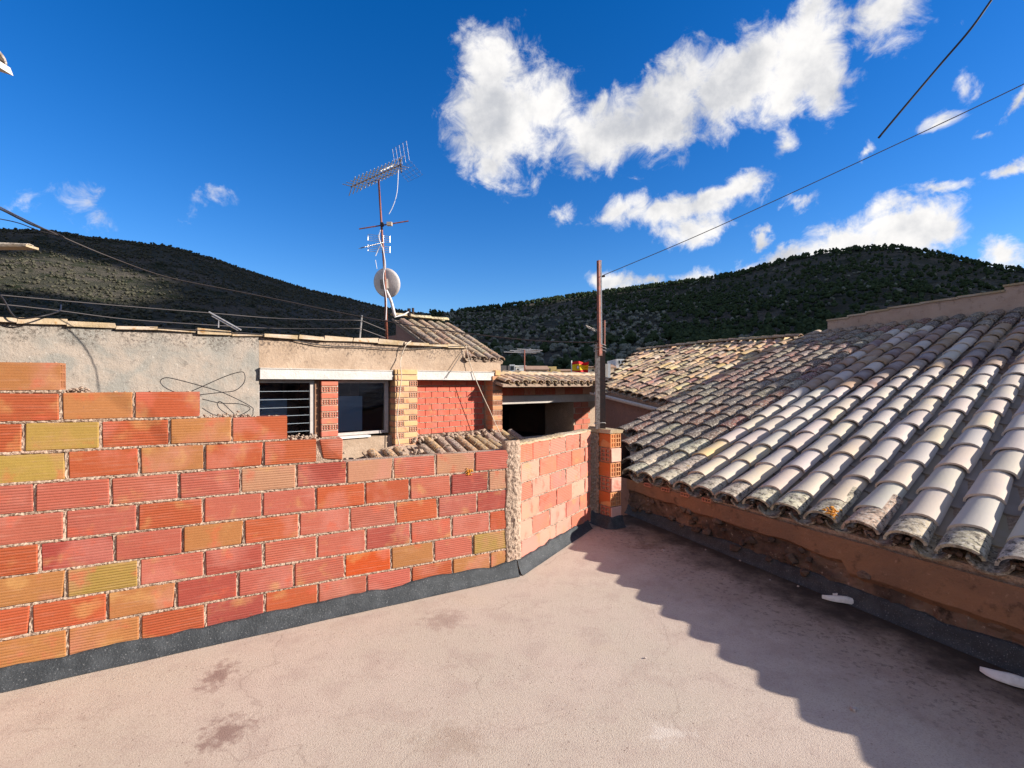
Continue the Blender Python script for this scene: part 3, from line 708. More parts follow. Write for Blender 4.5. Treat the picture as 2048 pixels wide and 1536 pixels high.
# pillar at the end
PL = thing('brick_pillar', CP, 'short hollow brick pillar carrying the rusty post at the wall end', 'pillar')
PH0 = fl(4.1)
RZp = basis(-UP_, VP_, Vector((0, 0, 1)), (0, 0, 0))          # local x along the shaded face, -y outwards to camera left
solidF = brick_mesh('brick', .118, .118, .112, 51); holeL = holed_brick_mesh('hollow_brick', .112, .118, .112, 2, 3, '-y', .008, .07)
holeR = holed_brick_mesh('hollow_brick', .118, .055, .112, 2, 3, '+x', .006, .07); solidR = brick_mesh('brick', .115, .056, .112, 52)
pm = MB()
def PLP(lx, ly, z): return CP + UP_ * (.24 - lx) + VP_ * ly + Vector((0, 0, z))     # lx from far end .. corner
for r in range(6):
    zc = .825 - r * .122 - .056
    OR = (0.50, 0.13, 0.035) if r % 2 == 0 else (0.50, 0.16, 0.09)
    if r % 2 == 0:       # stretcher seen solid from the shaded side, its pierced ends on the lit side
        inst('brick', brick_mesh('brick', .14, .05, .112, 60 + r), PL, Matrix.Translation(PLP(.165, .027, zc)) @ RZp, vary(OR, .05))
        for ly in (.030, .092): inst('brick', holeR, PL, Matrix.Translation(PLP(.176, ly, zc)) @ RZp @ Matrix.Translation((.0045, 0, 0)), vary((0.56, 0.25, 0.10), .08))
    else:
        inst('brick', holeL, PL, Matrix.Translation(PLP(.180, .059, zc)) @ RZp, vary(OR, .05))
        inst('brick', brick_mesh('brick', .012, .115, .112, 70 + r), PL, Matrix.Translation(PLP(.2405, .062, zc)) @ RZp, vary((0.60, 0.34, 0.26), .06))
core = MB(); core.box((0, 0, 0), (1, 1, 1))
Mx = Matrix.Translation(PLP(.115, .062, .43)) @ RZp @ Matrix.Diagonal((.225, .10, .80, 1)); pm.add([Mx @ Vector(v) for v in core.v], core.f)
nu, nv = 9, 60
k = len(pm.v)
for j in range(nv + 1):      # rough mortar side of the pillar
    z = PH0 + .03 + .80 * j / nv
    for i in range(nu + 1):
        lx = -.02 + .125 * i / nu; h = noise.fractal(Vector((lx * 60, z * 50, 9.0)), 1.0, 2.0, 4)
        q = PLP(lx, -.004 - .012 * h, z); pm.v.append((q.x, q.y, z))
pm.f += [(k + j * (nu + 1) + i, k + j * (nu + 1) + i + 1, k + (j + 1) * (nu + 1) + i + 1, k + (j + 1) * (nu + 1) + i) for j in range(nv) for i in range(nu)]
pm.obj('mortar', 'mortar', PL)
cp = MB(); cp.box((0, 0, 0), (.27, .15, .028), jit=.006); bmv = [Matrix.Translation(PLP(.115, .060, .846)) @ RZp @ Vector(v) for v in cp.v]; cp.v = bmv; cp.obj('cap', 'capping', PL)

# bitumen upstand along every wall foot (one continuous skirting)
def upstand(name, label, path, nrm, h0, h1):
    b = MB(); n = 70; vs = []
    L = [0]
    for i in range(1, len(path)): L.append(L[-1] + (path[i] - path[i - 1]).length)
    for i in range(n + 1):
        s = L[-1] * i / n; q = 0
        while q < len(L) - 2 and s > L[q + 1]: q += 1
        p = path[q].lerp(path[q + 1], (s - L[q]) / max(1e-6, L[q + 1] - L[q])); N = nrm[q]
        z0 = fl(p.y); h = h0 + (h1 - h0) * i / n + .016 * noise.fractal(Vector((s * 7, h0 * 7, 1)), 1, 2, 4); o = .038 + .006 * noise.noise(Vector((s * 5, 2, 2)))
        for dn, dz in ((o + .014, .002), (o, .012), (.020, h * .55), (.012, h - .006), (.004, h), (-.01, h)): vs.append(p + N * dn + Vector((0, 0, z0 + dz)))
    b.add(vs, [(i * 6 + j, (i + 1) * 6 + j, (i + 1) * 6 + j + 1, i * 6 + j + 1) for i in range(n) for j in range(5)])
    return tag(b.obj(name, 'bitumen', smooth=True), label, 'waterproofing')
upstand('bitumen_upstand', 'dark grey bitumen upstand along the foot of the long brick parapet', [O1 - D1 * .75, C12 + bis * .01], [N1], .075, .085)
upstand('bitumen_upstand', 'dark bitumen upstand along the foot of the short pink wall', [C12 + bis * .012, C12 + D2 * 1.13], [N2], .09, .065)
upstand('bitumen_upstand', 'black bitumen upstand wrapped round the pillar foot', [CP + UP_ * .22, CP + VP_ * 0, CP + VP_ * .13], [-VP_, -UP_], .10, .10)

# ------------------------------------------------------------------ curved roof tiles
def tile_mesh(name, material, L=.44, w0=.174, w1=.146, rise=.345, th=.012, seg=10, invert=False, seed=0):
    """half-round clay tile: lower end at y=0 (wide), running up +y; crown apex of the lower end at z=0"""
    r_ = random.Random(seed); b = MB(); nl = 3
    ph = [r_.uniform(0, 6.28) for _ in range(3)]
    for side in (0, 1):
        for j in range(nl + 1):
            y = L * j / nl; hw = (w0 + (w1 - w0) * j / nl) / 2 - side * th; h = (w0 + (w1 - w0) * j / nl) * rise
            for i in range(seg + 1):
                a = math.pi * (i / seg); x = -hw * math.cos(a); z = (h - side * th) * math.sin(a) - h * 1.0 + side * 0.0
                z += .0025 * math.sin(3 * x / .1 + ph[0] + y * 6)
                yy = y + (.004 * math.sin(x * 30 + ph[1]) if j == 0 else 0)
                if invert: z = -z - 2 * 0.0
                b.v.append((x, yy, z))
    n = seg + 1; off = (nl + 1) * n
    for j in range(nl):
        for i in range(seg):
            q = (j * n + i, j * n + i + 1, (j + 1) * n + i + 1, (j + 1) * n + i)
            b.f.append(q if not invert else q[::-1]); q2 = tuple(off + t for t in q); b.f.append(q2[::-1] if not invert else q2)
    for i in range(seg):
        q = (i, off + i, off + i + 1, i + 1); b.f.append(q if not invert else q[::-1])
        q = (nl * n + i, nl * n + i + 1, off + nl * n + i + 1, off + nl * n + i); b.f.append(q if not invert else q[::-1])
    for e in (0, seg):
        for j in range(nl): b.f.append((j * n + e, (j + 1) * n + e, off + (j + 1) * n + e, off + j * n + e))
    me = b.mesh(name, material)
    bm = bmesh.new(); bm.from_mesh(me); bmesh.ops.recalc_face_normals(bm, faces=bm.faces)
    for f in bm.faces: f.smooth = True
    for e in bm.edges:
        if len(e.link_faces) == 2 and e.calc_face_angle(0) > 0.9: e.smooth = False
    bm.to_mesh(me); bm.free(); return me
COVN = [tile_mesh('cover_tile', 'clay_tile', seed=s) for s in range(3)]
COVO = [tile_mesh('cover_tile', 'weathered_tile', w0=.185, w1=.155, th=.014, seed=10 + s) for s in range(3)]
PANN = [tile_mesh('channel_tile', 'clay_tile', w0=.165, w1=.20, rise=.36, seg=8, invert=True, seed=20)]
PANO = [tile_mesh('channel_tile', 'weathered_tile', w0=.165, w1=.20, rise=.36, seg=8, invert=True, seed=21)]
def tile_basis(a, b, tilt=0.0):
    Y = b.normalized(); Z = a.cross(b).normalized()
    if Z.z < 0: Z = -Z
    X = Y.cross(Z)
    R3 = basis(X, Y, Z, (0, 0, 0))
    return R3 @ Matrix.Rotation(tilt, 4, 'X'), X, Y, Z
def joined(name, parts, parent, kind='stuff'):
    """many alike far pieces in one mesh: parts = [(mesh, matrix)]"""
    V, F, k, mats = [], [], 0, []
    mi = []
    for me, M in parts:
        if me.materials[0] not in mats: mats.append(me.materials[0])
        for v in me.vertices: V.append(tuple(M @ v.co))
        for p in me.polygons: F.append(tuple(i + k for i in p.vertices)); mi.append(mats.index(me.materials[0]))
        k += len(me.vertices)
    me2 = bpy.data.meshes.new(name); me2.from_pydata(V, [], F)
    for m in mats: me2.materials.append(m)
    me2.polygons.foreach_set('material_index', mi); me2.polygons.foreach_set('use_smooth', [True] * len(F)); me2.update()
    o = link(bpy.data.objects.new(name, me2), parent); o.color = (.34, .24, .17, 1); o['kind'] = kind; return o
def tilefield(roof, P0, a, b, j0, cells, covsel, limit=290, scale=1.0, pans='each', lift=0.0, jit=1.0):
    """cells: list of (k, j); covsel(k, j) -> (mesh, colour)"""
    Mt, X, Y, Z = tile_basis(a, b, rad(-2.6)); Sc = Matrix.Diagonal((scale, scale, scale, 1))
    items = []
    for (k, j) in cells:
        P = P0 + a * k + (b * (j - j0) if j > 0 else Vector((0, 0, 0)))
        P = P + Z * (lift + RND.uniform(-.003, .004) * jit) + X * RND.uniform(-.006, .006) * jit + Y * RND.uniform(-.012, .012) * jit
        M = Matrix.Translation(P) @ Mt @ Matrix.Rotation(rad(RND.uniform(-1.6, 1.6) * jit), 4, 'Z') @ Matrix.Rotation(rad(RND.uniform(-2.0, 2.0) * jit), 4, 'Y') @ Sc
        v = P - CAM; px, py = 1024 + FPX * v.x / v.y, 768 - FPX * v.z / v.y
        vis = v.y > .3 and -30 < px < 2090 and -30 < py < 1570
        items.append((0 if vis else 1, v.length, k, j, M))
    items.sort(key=lambda t: (t[0], t[1])); rest = []
    for q, (nv, d, k, j, M) in enumerate(items):
        me, colr = covsel(k, j)
        if q < limit and not nv: inst('cover_tile', me, roof, M, colr)
        else: rest.append((me, M))
    if rest: joined('cover_tiles', rest, roof)
    pl = []
    Mp, _, _, _ = tile_basis(a, b, rad(-1.5))
    for (nv, d, k, j, M) in items:
        P = P0 + a * (k + .5) + (b * (j - j0) if j > 0 else Vector((0, 0, 0))) - Z * (.118 * scale - lift) + Y * RND.uniform(-.01, .03)
        M2 = Matrix.Translation(P) @ Mp @ Sc; me, colr = covsel(k, j)
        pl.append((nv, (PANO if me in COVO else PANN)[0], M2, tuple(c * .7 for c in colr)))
    rest = []; cnt = 0
    for (nv, me, M2, colr) in pl:
        if pans == 'each' and cnt < 280 and not nv: inst('channel_tile', me, roof, M2, colr); cnt += 1
        else: rest.append((me, M2))
    if rest: joined('channel_tiles', rest, roof)

# ------------------------------------------------------------------ tiled house on the right
NEWC = [(0.49, 0.42, 0.35), (0.52, 0.43, 0.34), (0.46, 0.40, 0.345), (0.54, 0.44, 0.32), (0.50, 0.42, 0.36), (0.44, 0.38, 0.325)]
OLDC = [(0.20, 0.14, 0.10), (0.28, 0.21, 0.15), (0.26, 0.12, 0.085), (0.16, 0.13, 0.11), (0.28, 0.23, 0.17), (0.19, 0.11, 0.09)]
PALEO = [(0.50, 0.43, 0.30), (0.46, 0.39, 0.28), (0.40, 0.34, 0.26)]
SHADE_BROWN = [(0.31, 0.205, 0.14), (0.25, 0.175, 0.135), (0.34, 0.225, 0.145), (0.22, 0.155, 0.135)]
H1 = thing('tiled_house', HW0 + AH * 2.5, 'low house with a broad barrel tiled roof, eave overhanging the terrace', 'house')
NR = 18.4; KMAX = 24
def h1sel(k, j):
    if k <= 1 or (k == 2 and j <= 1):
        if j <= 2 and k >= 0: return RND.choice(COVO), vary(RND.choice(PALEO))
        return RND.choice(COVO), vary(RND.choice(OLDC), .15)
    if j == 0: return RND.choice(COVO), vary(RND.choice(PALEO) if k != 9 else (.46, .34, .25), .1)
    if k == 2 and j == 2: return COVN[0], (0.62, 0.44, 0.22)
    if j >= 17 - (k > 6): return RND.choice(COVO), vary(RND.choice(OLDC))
    if j >= 8 + (k > 5) * 2 and RND.random() < .85: return RND.choice(COVN), vary(RND.choice(SHADE_BROWN), .1)  # upper rows: browner tiles deepen the ridge wall's shadow by colour
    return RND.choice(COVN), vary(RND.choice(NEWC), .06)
cells = []
for k in range(-5, KMAX):
    for j in range(0, 19):
        if k < -1.7 * j - .2: continue
        cells.append((k, j))
_, RX, RY, RZ = tile_basis(RA, RB)
dk = MB()
def RPt(k, j, dz): return RP0 + RA * k + RB * j + RZ * dz
q4 = [RPt(.1, .06, 0), RPt(KMAX + .4, .06, 0), RPt(KMAX + .4, 18.6, 0), RPt(-5.2, 18.6, 0), RPt(-5.2, 3.0, 0)]
for dz in (-.112, -.19): dk.v += [tuple(p + RZ * dz) for p in q4]
dk.f = [(0, 1, 2, 3, 4), (9, 8, 7, 6, 5)] + [(i, 5 + i, 5 + (i + 1) % 5, (i + 1) % 5) for i in range(5)]
roof1 = dk.obj('roof', 'mortar', H1)
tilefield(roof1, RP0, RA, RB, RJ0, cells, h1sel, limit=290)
# orange lichen crust on one eave tile
Mt, X_, Y_2, Z_2 = tile_basis(RA, RB, rad(-2.6)); lcb = MB()
for q in range(60):
    a_ = rad(RND.gauss(128, 11)); yy = abs(RND.gauss(.05, .035)); c = RP0 + RA * 8 + Mt.to_3x3() @ Vector((-.094 * math.cos(a_), yy, .067 * math.sin(a_) - .063))
    rubble(lcb, lambda: c, 1, .004, .010)
lcb.obj('lichen', 'lichen_orange', roof1)
# mortar plugs and brick scraps in the open tile ends
plug = MB(); scrap = holed_brick_mesh('brick_scrap', .085, .07, .030, 3, 1, '-y', .006, .05)
for k in range(0, 15):
    for q in range(16):
        a_ = RND.uniform(0, math.pi); rr = math.sqrt(RND.random()) * .07
        c = RP0 + RA * k + BHd * RND.uniform(.03, .07) + AH * (rr * math.cos(a_)) + Vector((0, 0, -.083 + rr * math.sin(a_) * .8))
        rubble(plug, lambda: c, 1, .008, .02)
o = plug.obj('mortar_plugs', 'rubble_stone', H1); o['kind'] = 'stuff'
Mh = basis(AH, BHd, Vector((0, 0, 1)), (0, 0, 0))
for k in (1, 2, 3, 4):
    p = RP0 + RA * (k + .12) + BHd * .05 + Vector((0, 0, -.108)); inst('brick', scrap, H1, Matrix.Translation(p) @ Mh @ Matrix.Rotation(rad(RND.uniform(-6, 6)), 4, 'Z'), (.50, .20, .12))
# wall: smooth ochre render above, rough stone below
WTOP = .365
def wallsheet(name, m, s0, s1, z0f, z1f, off, amp, freq, nx, nz, edge=0):
    b = MB(); vs = []
    for i in range(nx + 1):
        s = s0 + (s1 - s0) * i / nx; q = HW0 + AH * s
        za, zb = z0f(s, q.y), z1f(s, q.y)
        for j in range(nz + 1):
            z = za + (zb - za) * j / nz; h = noise.fractal(Vector((s * freq, z * freq, off * 50)), 1.0, 2.0, 4)
            o_ = off + amp * h
            if j in (0,) and edge: o_ -= edge
            vs.append(q - BHd * o_ + Vector((0, 0, z)))
    b.add(vs, [(i * (nz + 1) + j, i * (nz + 1) + j + 1, (i + 1) * (nz + 1) + j + 1, (i + 1) * (nz + 1) + j) for i in range(nx) for j in range(nz)])
    return b.obj(name, m, H1)
lowedge = lambda s, y: .255 + .02 * noise.fractal(Vector((s * 3, 0, 5)), 1, 2, 4) - (.10 if s > 1.9 else .03) * min(1, s / 1.9)
wallsheet('render_band', 'ochre_plaster', -.05, 6.3, lowedge, lambda s, y: WTOP + .005, .022, .006, 6, 160, 6, edge=.03)
wallsheet('rubble_wall', 'rubble_stone', -.05, 6.3, lambda s, y: fl(y) - .02, lambda s, y: .33, -.004, .022, 13, 220, 16)
wb = MB()
c0, c1 = HW0 + BHd * .06 + AH * -.9, HW0 + BHd * .06 + AH * 6.4
for (p, q) in ((c0, c1),):
    wb.v += [tuple(v) for v in (Vector((p.x, p.y, -4.4)), Vector((q.x, q.y, -4.4)), Vector((q.x, q.y, .345)), Vector((p.x, p.y, .345)))]
e0, e1 = RPt(-5, 18.5, -.2), RPt(KMAX, 18.5, -.2)
wb.v += [(e1.x, e1.y, -4.4), (e0.x, e0.y, -4.4), tuple(e0), tuple(e1)]
lf = RPt(-5.1, 3.2, -.2); wb.v += [(lf.x, lf.y, -4.4), tuple(lf)]
wb.f = [(0, 1, 2, 3), (4, 5, 6, 7), (1, 4, 7, 2), (5, 8, 9, 6), (8, 0, 3, 9)]
wb.obj('wall', 'brown_plaster', H1)
# a few stones showing in the broken render near the pillar
for q in range(26):
    s = RND.uniform(.0, 1.9) ** 1.1; z = RND.uniform(.10, .27) - .02 * s; p = HW0 + AH * s - BHd * .012; b = MB()
    rubble(b, lambda: Vector((p.x, p.y, z)), 1, .02, .045); b.obj('stone', 'rubble_stone', H1)
upstand('bitumen_upstand', 'black bitumen upstand along the foot of the tiled house', [HW0 - BHd * .0 - AH * .05, HW0 + AH * 6.0], [-BHd], .075, .12)
# stepped ridge wall behind the roof
steps = [(-4.1, -2.4, .14), (-2.4, -1.0, .17), (-1.0, .6, .19), (.6, 2.7, .21), (2.7, 4.9, .22), (4.9, 7.3, .23), (7.3, 9.5, .30), (9.5, 12, .45), (12, 15, .64), (15, 17.5, .68), (17.5, 20, .50), (20, 25, .45)]
for (k0, k1, h) in steps:
    b = MB(); p, q = RPt(k0, 18.55, -.2), RPt(k1, 18.55, -.2); ww = BHd * .16; t0 = max(p.z, q.z) + .19 + h
    p2, q2 = RPt(k0, 18.55, 0), RPt(k1, 18.55, 0)
    zt0, zt1 = p2.z + h, q2.z + h
    b.add([p, q, q + ww, p + ww, Vector((p.x, p.y, zt0)), Vector((q.x, q.y, zt1)), Vector((q.x, q.y, zt1)) + ww, Vector((p.x, p.y, zt0)) + ww], [(0, 3, 2, 1), (4, 5, 6, 7), (0, 1, 5, 4), (1, 2, 6, 5), (2, 3, 7, 6), (3, 0, 4, 7)])
    rw = b.obj('ridge_wall', 'ridge_plaster', H1)
    c = MB(); up = Vector((0, 0, 1)); p3 = Vector((p.x, p.y, zt0 + .002)) - BHd * .02 - AH * .01; q3 = Vector((q.x, q.y, zt1 + .002)) - BHd * .02 + AH * .01; w2 = BHd * .2; hh = up * .03
    c.add([p3, q3, q3 + w2, p3 + w2, p3 + hh, q3 + hh, q3 + w2 + hh, p3 + w2 + hh], [(0, 3, 2, 1), (4, 5, 6, 7), (0, 1, 5, 4), (1, 2, 6, 5), (2, 3, 7, 6), (3, 0, 4, 7)]); c.obj('cap_tile', 'capping', rw)

# ------------------------------------------------------------------ second tiled house (behind the post)
A2 = Vector((1.77, 9.54, 1.19)); B2v = Vector((2.24, 7.6, 1.03)); a2 = (B2v - A2) / 8.6; b2 = Vector((.25, .215, .090))
H2 = thing('tiled_house', (2.6, 9.0, -4.2), 'further house with sunlit golden barrel tiles and a pale gutter', 'house')
OC2 = [(0.48, 0.32, 0.16), (0.44, 0.28, 0.15), (0.52, 0.37, 0.20), (0.38, 0.22, 0.13), (0.34, 0.18, 0.12), (0.46, 0.33, 0.20)]
n2 = a2.cross(b2).normalized(); n2 = n2 if n2.z > 0 else -n2
def lat2(x, y):
    r = ray(x, y); P = CAM + r * ((A2 - CAM).dot(n2) / r.dot(n2)); d = P - A2
    aa, ab, bb = a2.dot(a2), a2.dot(b2), b2.dot(b2); da, db = d.dot(a2), d.dot(b2); det = aa * bb - ab * ab
    return (da * bb - db * ab) / det, (db * aa - da * ab) / det
polyL = [lat2(1205, 776), lat2(1228, 742), lat2(1276, 700), lat2(1420, 684), lat2(1600, 672)]
kt, jt = polyL[-1]
JT = min(22, max(p[1] for p in polyL))
def inside2(k, j):
    # left boundary polyline (k as a function of j), top boundary j as a function of k
    js = [p[1] for p in polyL[:3]]; ks = [p[0] for p in polyL[:3]]
    if j < js[2]:
        kl = np.interp(j, js, ks)
        if k < kl: return False
    else:
        jt_ = np.interp(k, [polyL[2][0], polyL[3][0], polyL[4][0]], [polyL[2][1], polyL[3][1], polyL[4][1]])
        if k < polyL[2][0] or j > jt_: return False
    return True
cells2 = [(k, j) for k in range(-30, 16) for j in range(0, 40) if inside2(k, j) and k < 14]
def h2sel(k, j): return RND.choice(COVO if (j < 2 or RND.random() < .45) else COVN), vary(RND.choice(OC2), .14)
dk = MB(); q4 = [A2 + b2 * .1, A2 + a2 * 14.3 + b2 * .1, A2 + a2 * 14.3 + b2 * (polyL[4][1] + .2), A2 + a2 * polyL[4][0] + b2 * (polyL[4][1] + .2), A2 + a2 * polyL[3][0] + b2 * polyL[3][1], A2 + a2 * polyL[2][0] + b2 * polyL[2][1], A2 + a2 * polyL[1][0] + b2 * polyL[1][1]]
m_ = len(q4)
for dz in (-.11, -.19): dk.v += [tuple(p + n2 * dz) for p in q4]
dk.f = [tuple(range(m_)), tuple(range(2 * m_ - 1, m_ - 1, -1))] + [(i, m_ + i, m_ + (i + 1) % m_, (i + 1) % m_) for i in range(m_)]
roof2 = dk.obj('roof', 'mortar', H2)
print('roof2 tiles', len(cells2), polyL)
tilefield(roof2, A2, a2, b2, .4, cells2, h2sel, limit=290, pans='joined', jit=3.2, scale=a2.length / .222 * .96)
# ridge tiles along its top edge
e0 = A2 + a2 * polyL[2][0] + b2 * polyL[2][1]; e1 = A2 + a2 * polyL[4][0] + b2 * polyL[4][1]; em = A2 + a2 * polyL[3][0] + b2 * polyL[3][1]
for (p, q, n) in ((e0, em, 7), (em, e1, 8)):
    d = (q - p) / n
    for i in range(n):
        Mr, _, _, _ = tile_basis(d.cross(Vector((0, 0, 1))), d, rad(-3)); P = p + d * i + Vector((0, 0, .06))
        Ls = d.length / .40
        inst('ridge_tile', RND.choice(COVO), roof2, Matrix.Translation(P) @ Mr @ Matrix.Diagonal((.95, Ls, .95, 1)), vary(RND.choice(OC2), .1))
# its wall and gutter
wd = (B2v - A2); wd.z = 0; wl = wd.length; wd.normalize(); wn = Vector((-wd.y, wd.x, 0))
if wn.dot(Vector((1, .6, 0))) < 0: wn = -wn
b = MB()
def wp(s, z, o): q = A2 + wd * s + wn * o; return Vector((q.x, q.y, z))
ztop = lambda s: A2.z + (B2v.z - A2.z) * s / wl - .15
b.add([wp(-.3, -4.3, .12), wp(3.6, -4.3, .12), wp(3.6, ztop(3.6), .12), wp(-.3, ztop(-.3), .12), wp(-.3, -4.3, 4), wp(3.6, -4.3, 4), wp(3.6, ztop(3.6), 4), wp(-.3, ztop(-.3), 4)], [(0, 1, 2, 3), (5, 4, 7, 6), (1, 5, 6, 2), (4, 0, 3, 7)])
b.obj('wall', 'brown_plaster', H2)
b = MB(); n = 7; vs = []
for s in (-.55, wl + .05):
    for i in range(n):
        a_ = math.pi + math.pi * i / (n - 1); q = wp(s, ztop(s) - .03 + .055 * math.sin(a_) + .02, -.03 + .055 * math.cos(a_)); vs.append(q)
    for i in range(n):
        a_ = math.pi + math.pi * i / (n - 1); q = wp(s, ztop(s) - .03 + .048 * math.sin(a_) + .02, -.03 + .048 * math.cos(a_)); vs.append(q)
b.add(vs, [(i, i + 1, 2 * n + i + 1, 2 * n + i) for i in range(n - 1)] + [(n + i, 3 * n + i, 3 * n + i + 1, n + i + 1) for i in range(n - 1)] + [(0, 2 * n, 3 * n, n), (n - 1, 2 * n - 1, 4 * n - 1, 3 * n - 1)] + [tuple(list(range(2 * n, 3 * n)) + list(range(4 * n - 1, 3 * n - 1, -1)))])
b.obj('gutter', 'gutter_white', H2)

# ------------------------------------------------------------------ middle building with windows and brick piers
F0 = Vector((-1.752, 8.0, 0)); FD = Vector((math.sin(rad(48.7)), math.cos(rad(48.7)), 0)); FN = Vector((FD.y, -FD.x, 0))
MF = basis(FD, -FN, Vector((0, 0, 1)), F0)          # local x along facade, y into the building
MBd = thing('plaster_building', F0 + Vector((0, 0, -4)), 'old plastered building with windows, brick piers and lichened coping', 'building')
def fbox(name, m, x0, x1, y0, y1, z0, z1, parent=None, jit=0.0):
    b = MB(); b.box(((x0 + x1) / 2, (y0 + y1) / 2, (z0 + z1) / 2), (x1 - x0, y1 - y0, z1 - z0), I4, jit)
    return b.obj(name, m, parent or MBd, MF)
def fsheet(name, m, x0, x1, z0, z1, y, amp, freq=5, step=.05):
    b = MB(); nx = max(2, int((x1 - x0) / step)); nz = max(2, int((z1 - z0) / step)); vs = []
    for i in range(nx + 1):
        for j in range(nz + 1):
            x, z = x0 + (x1 - x0) * i / nx, z0 + (z1 - z0) * j / nz
            vs.append((x, y - amp * noise.fractal(Vector((x * freq, z * freq, y * 9)), 1, 2, 4), z))
    b.add(vs, [(i * (nz + 1) + j, (i + 1) * (nz + 1) + j, (i + 1) * (nz + 1) + j + 1, i * (nz + 1) + j + 1) for i in range(nx) for j in range(nz)])
    return b.obj(name, m, MBd, MF, smooth=True)
XL = -2.116                                         # left jamb of the first window
fbox('wall', 'grey_plaster', -6.4, XL - .02, 0.03, .3, -4.3, 1.86)
fsheet('plaster_face', 'grey_plaster', -6.4, XL, -.6, 1.875, 0.0, .012)
fbox('jamb', 'grey_plaster', XL - .06, XL, 0.006, .28, -.6, 1.46)
fbox('parapet', 'warm_plaster', XL - .02, 1.25, .03, .28, 1.46, 1.86)
fsheet('plaster_face', 'warm_plaster', XL + .004, 1.24, 1.452, 1.875, .008, .010)
fbox('parapet', 'warm_plaster', 1.25, 2.06, .03, .28, 1.46, 1.66); fsheet('plaster_face', 'warm_plaster', 1.24, 2.06, 1.455, 1.70, .010, .008)
fbox('lintel_beam', 'white_beam', XL + .002, -.19, -.045, .24, 1.306, 1.438); fbox('lintel_beam', 'white_beam', .225, 1.86, -.045, .24, 1.310, 1.448)
fbox('drip_ledge', 'cement', XL + .002, -.19, -.055, .2, 1.440, 1.456); fbox('drip_ledge', 'cement', .225, 1.86, -.055, .2, 1.450, 1.464)
# piers of flat-laid hollow bricks
PB = brick_mesh('brick', .236, .16, .074, 81); PBs = brick_mesh('brick', .118, .16, .074, 82); PBH = holed_brick_mesh('hollow_brick', .112, .20, .074, 3, 2, '-y', .0065, .12)
PBM = brick_mesh('brick', .16, .16, .074, 84)
def pier(x0, x1, zt, y0, colr, red, mode):
    n = int((zt - .15) / .0915); w_ = x1 - x0
    fbox('pier_core', 'mortar', x0 + .012, x1 - .012, y0 + .012, .3, .0, zt - .02)
    for i in range(n):
        z = zt - .0465 - i * .0915
        def put(me, xc, wd_, cc, y=y0):
            dx = wd_ / {PB: .236, PBs: .118, PBH: .112, PBM: .16}[me]; dep = .20 if me is PBH else .16
            inst('brick', me, MBd, MF @ Matrix.Translation((xc, y + dep / 2 + RND.uniform(-.002, .002), z)) @ Matrix.Diagonal((dx, 1, 1, 1)), vary(cc, .08))
        if mode == 'two':
            if i < 2: put(PB if i else PB, (x0 + x1) / 2, w_ - .006, colr, y0 - .0)
            elif i % 2 == 0: put(PBM, x0 + w_ * .31, w_ * .60, colr); put(PBH, x1 - w_ * .175, w_ * .34, red)
            else: put(PBH, x0 + w_ * .175, w_ * .34, red); put(PBM, x1 - w_ * .31, w_ * .60, colr)
        else:
            if i % 2 == 1: put(PBH, x0 + w_ * .25, w_ * .47, red); put(PBH, x1 - w_ * .25, w_ * .47, red)
            else: put(PB, (x0 + x1) / 2, w_ - .004, colr)
pier(-1.292, -1.045, 1.30, .01, (.50, .13, .08), (.52, .17, .11), 'one')
pier(-.176, .226, 1.478, -.085, (.56, .34, .17), (.52, .22, .13), 'two')
pier(1.80, 2.035, 1.395, -.07, (.46, .22, .11), (.42, .18, .10), 'one')
inst('brick', PBs, MBd, MF @ Matrix.Translation((1.93, -.02, 1.445)) @ Matrix.Diagonal((1, .6, 1.25, 1)), (.54, .32, .14))
fbox('jamb', 'ochre_plaster', -1.36, -1.294, .07, .26, .45, 1.304)
# recessed brick infill
fbox('infill_core', 'mortar', .2, 1.82, .202, .30, -.2, 1.31)
IB = brick_mesh('brick', .236, .05, .092, 90)
for r in range(9):
    z = 1.262 - r * .104
    for k in range(8):
        x0 = .17 + k * .246 + (.12 if r % 2 else 0); a_, b_ = max(x0, .2), min(x0 + .246, 1.81)
        if b_ - a_ < .05: continue
        inst('brick', IB, MBd, MF @ Matrix.Translation(((a_ + b_) / 2, .215, z)) @ Matrix.Diagonal(((b_ - a_ - .01) / .236, 1, 1, 1)), vary((.50, .105, .065), .07))
im = MB()
for r in range(9):
    z = 1.262 - r * .104 - .052
    strip(im, F0, FD, .21, 1.8, z, .007, FN, -.186, .008, step=.02)
im.obj('mortar', 'mortar', MBd)
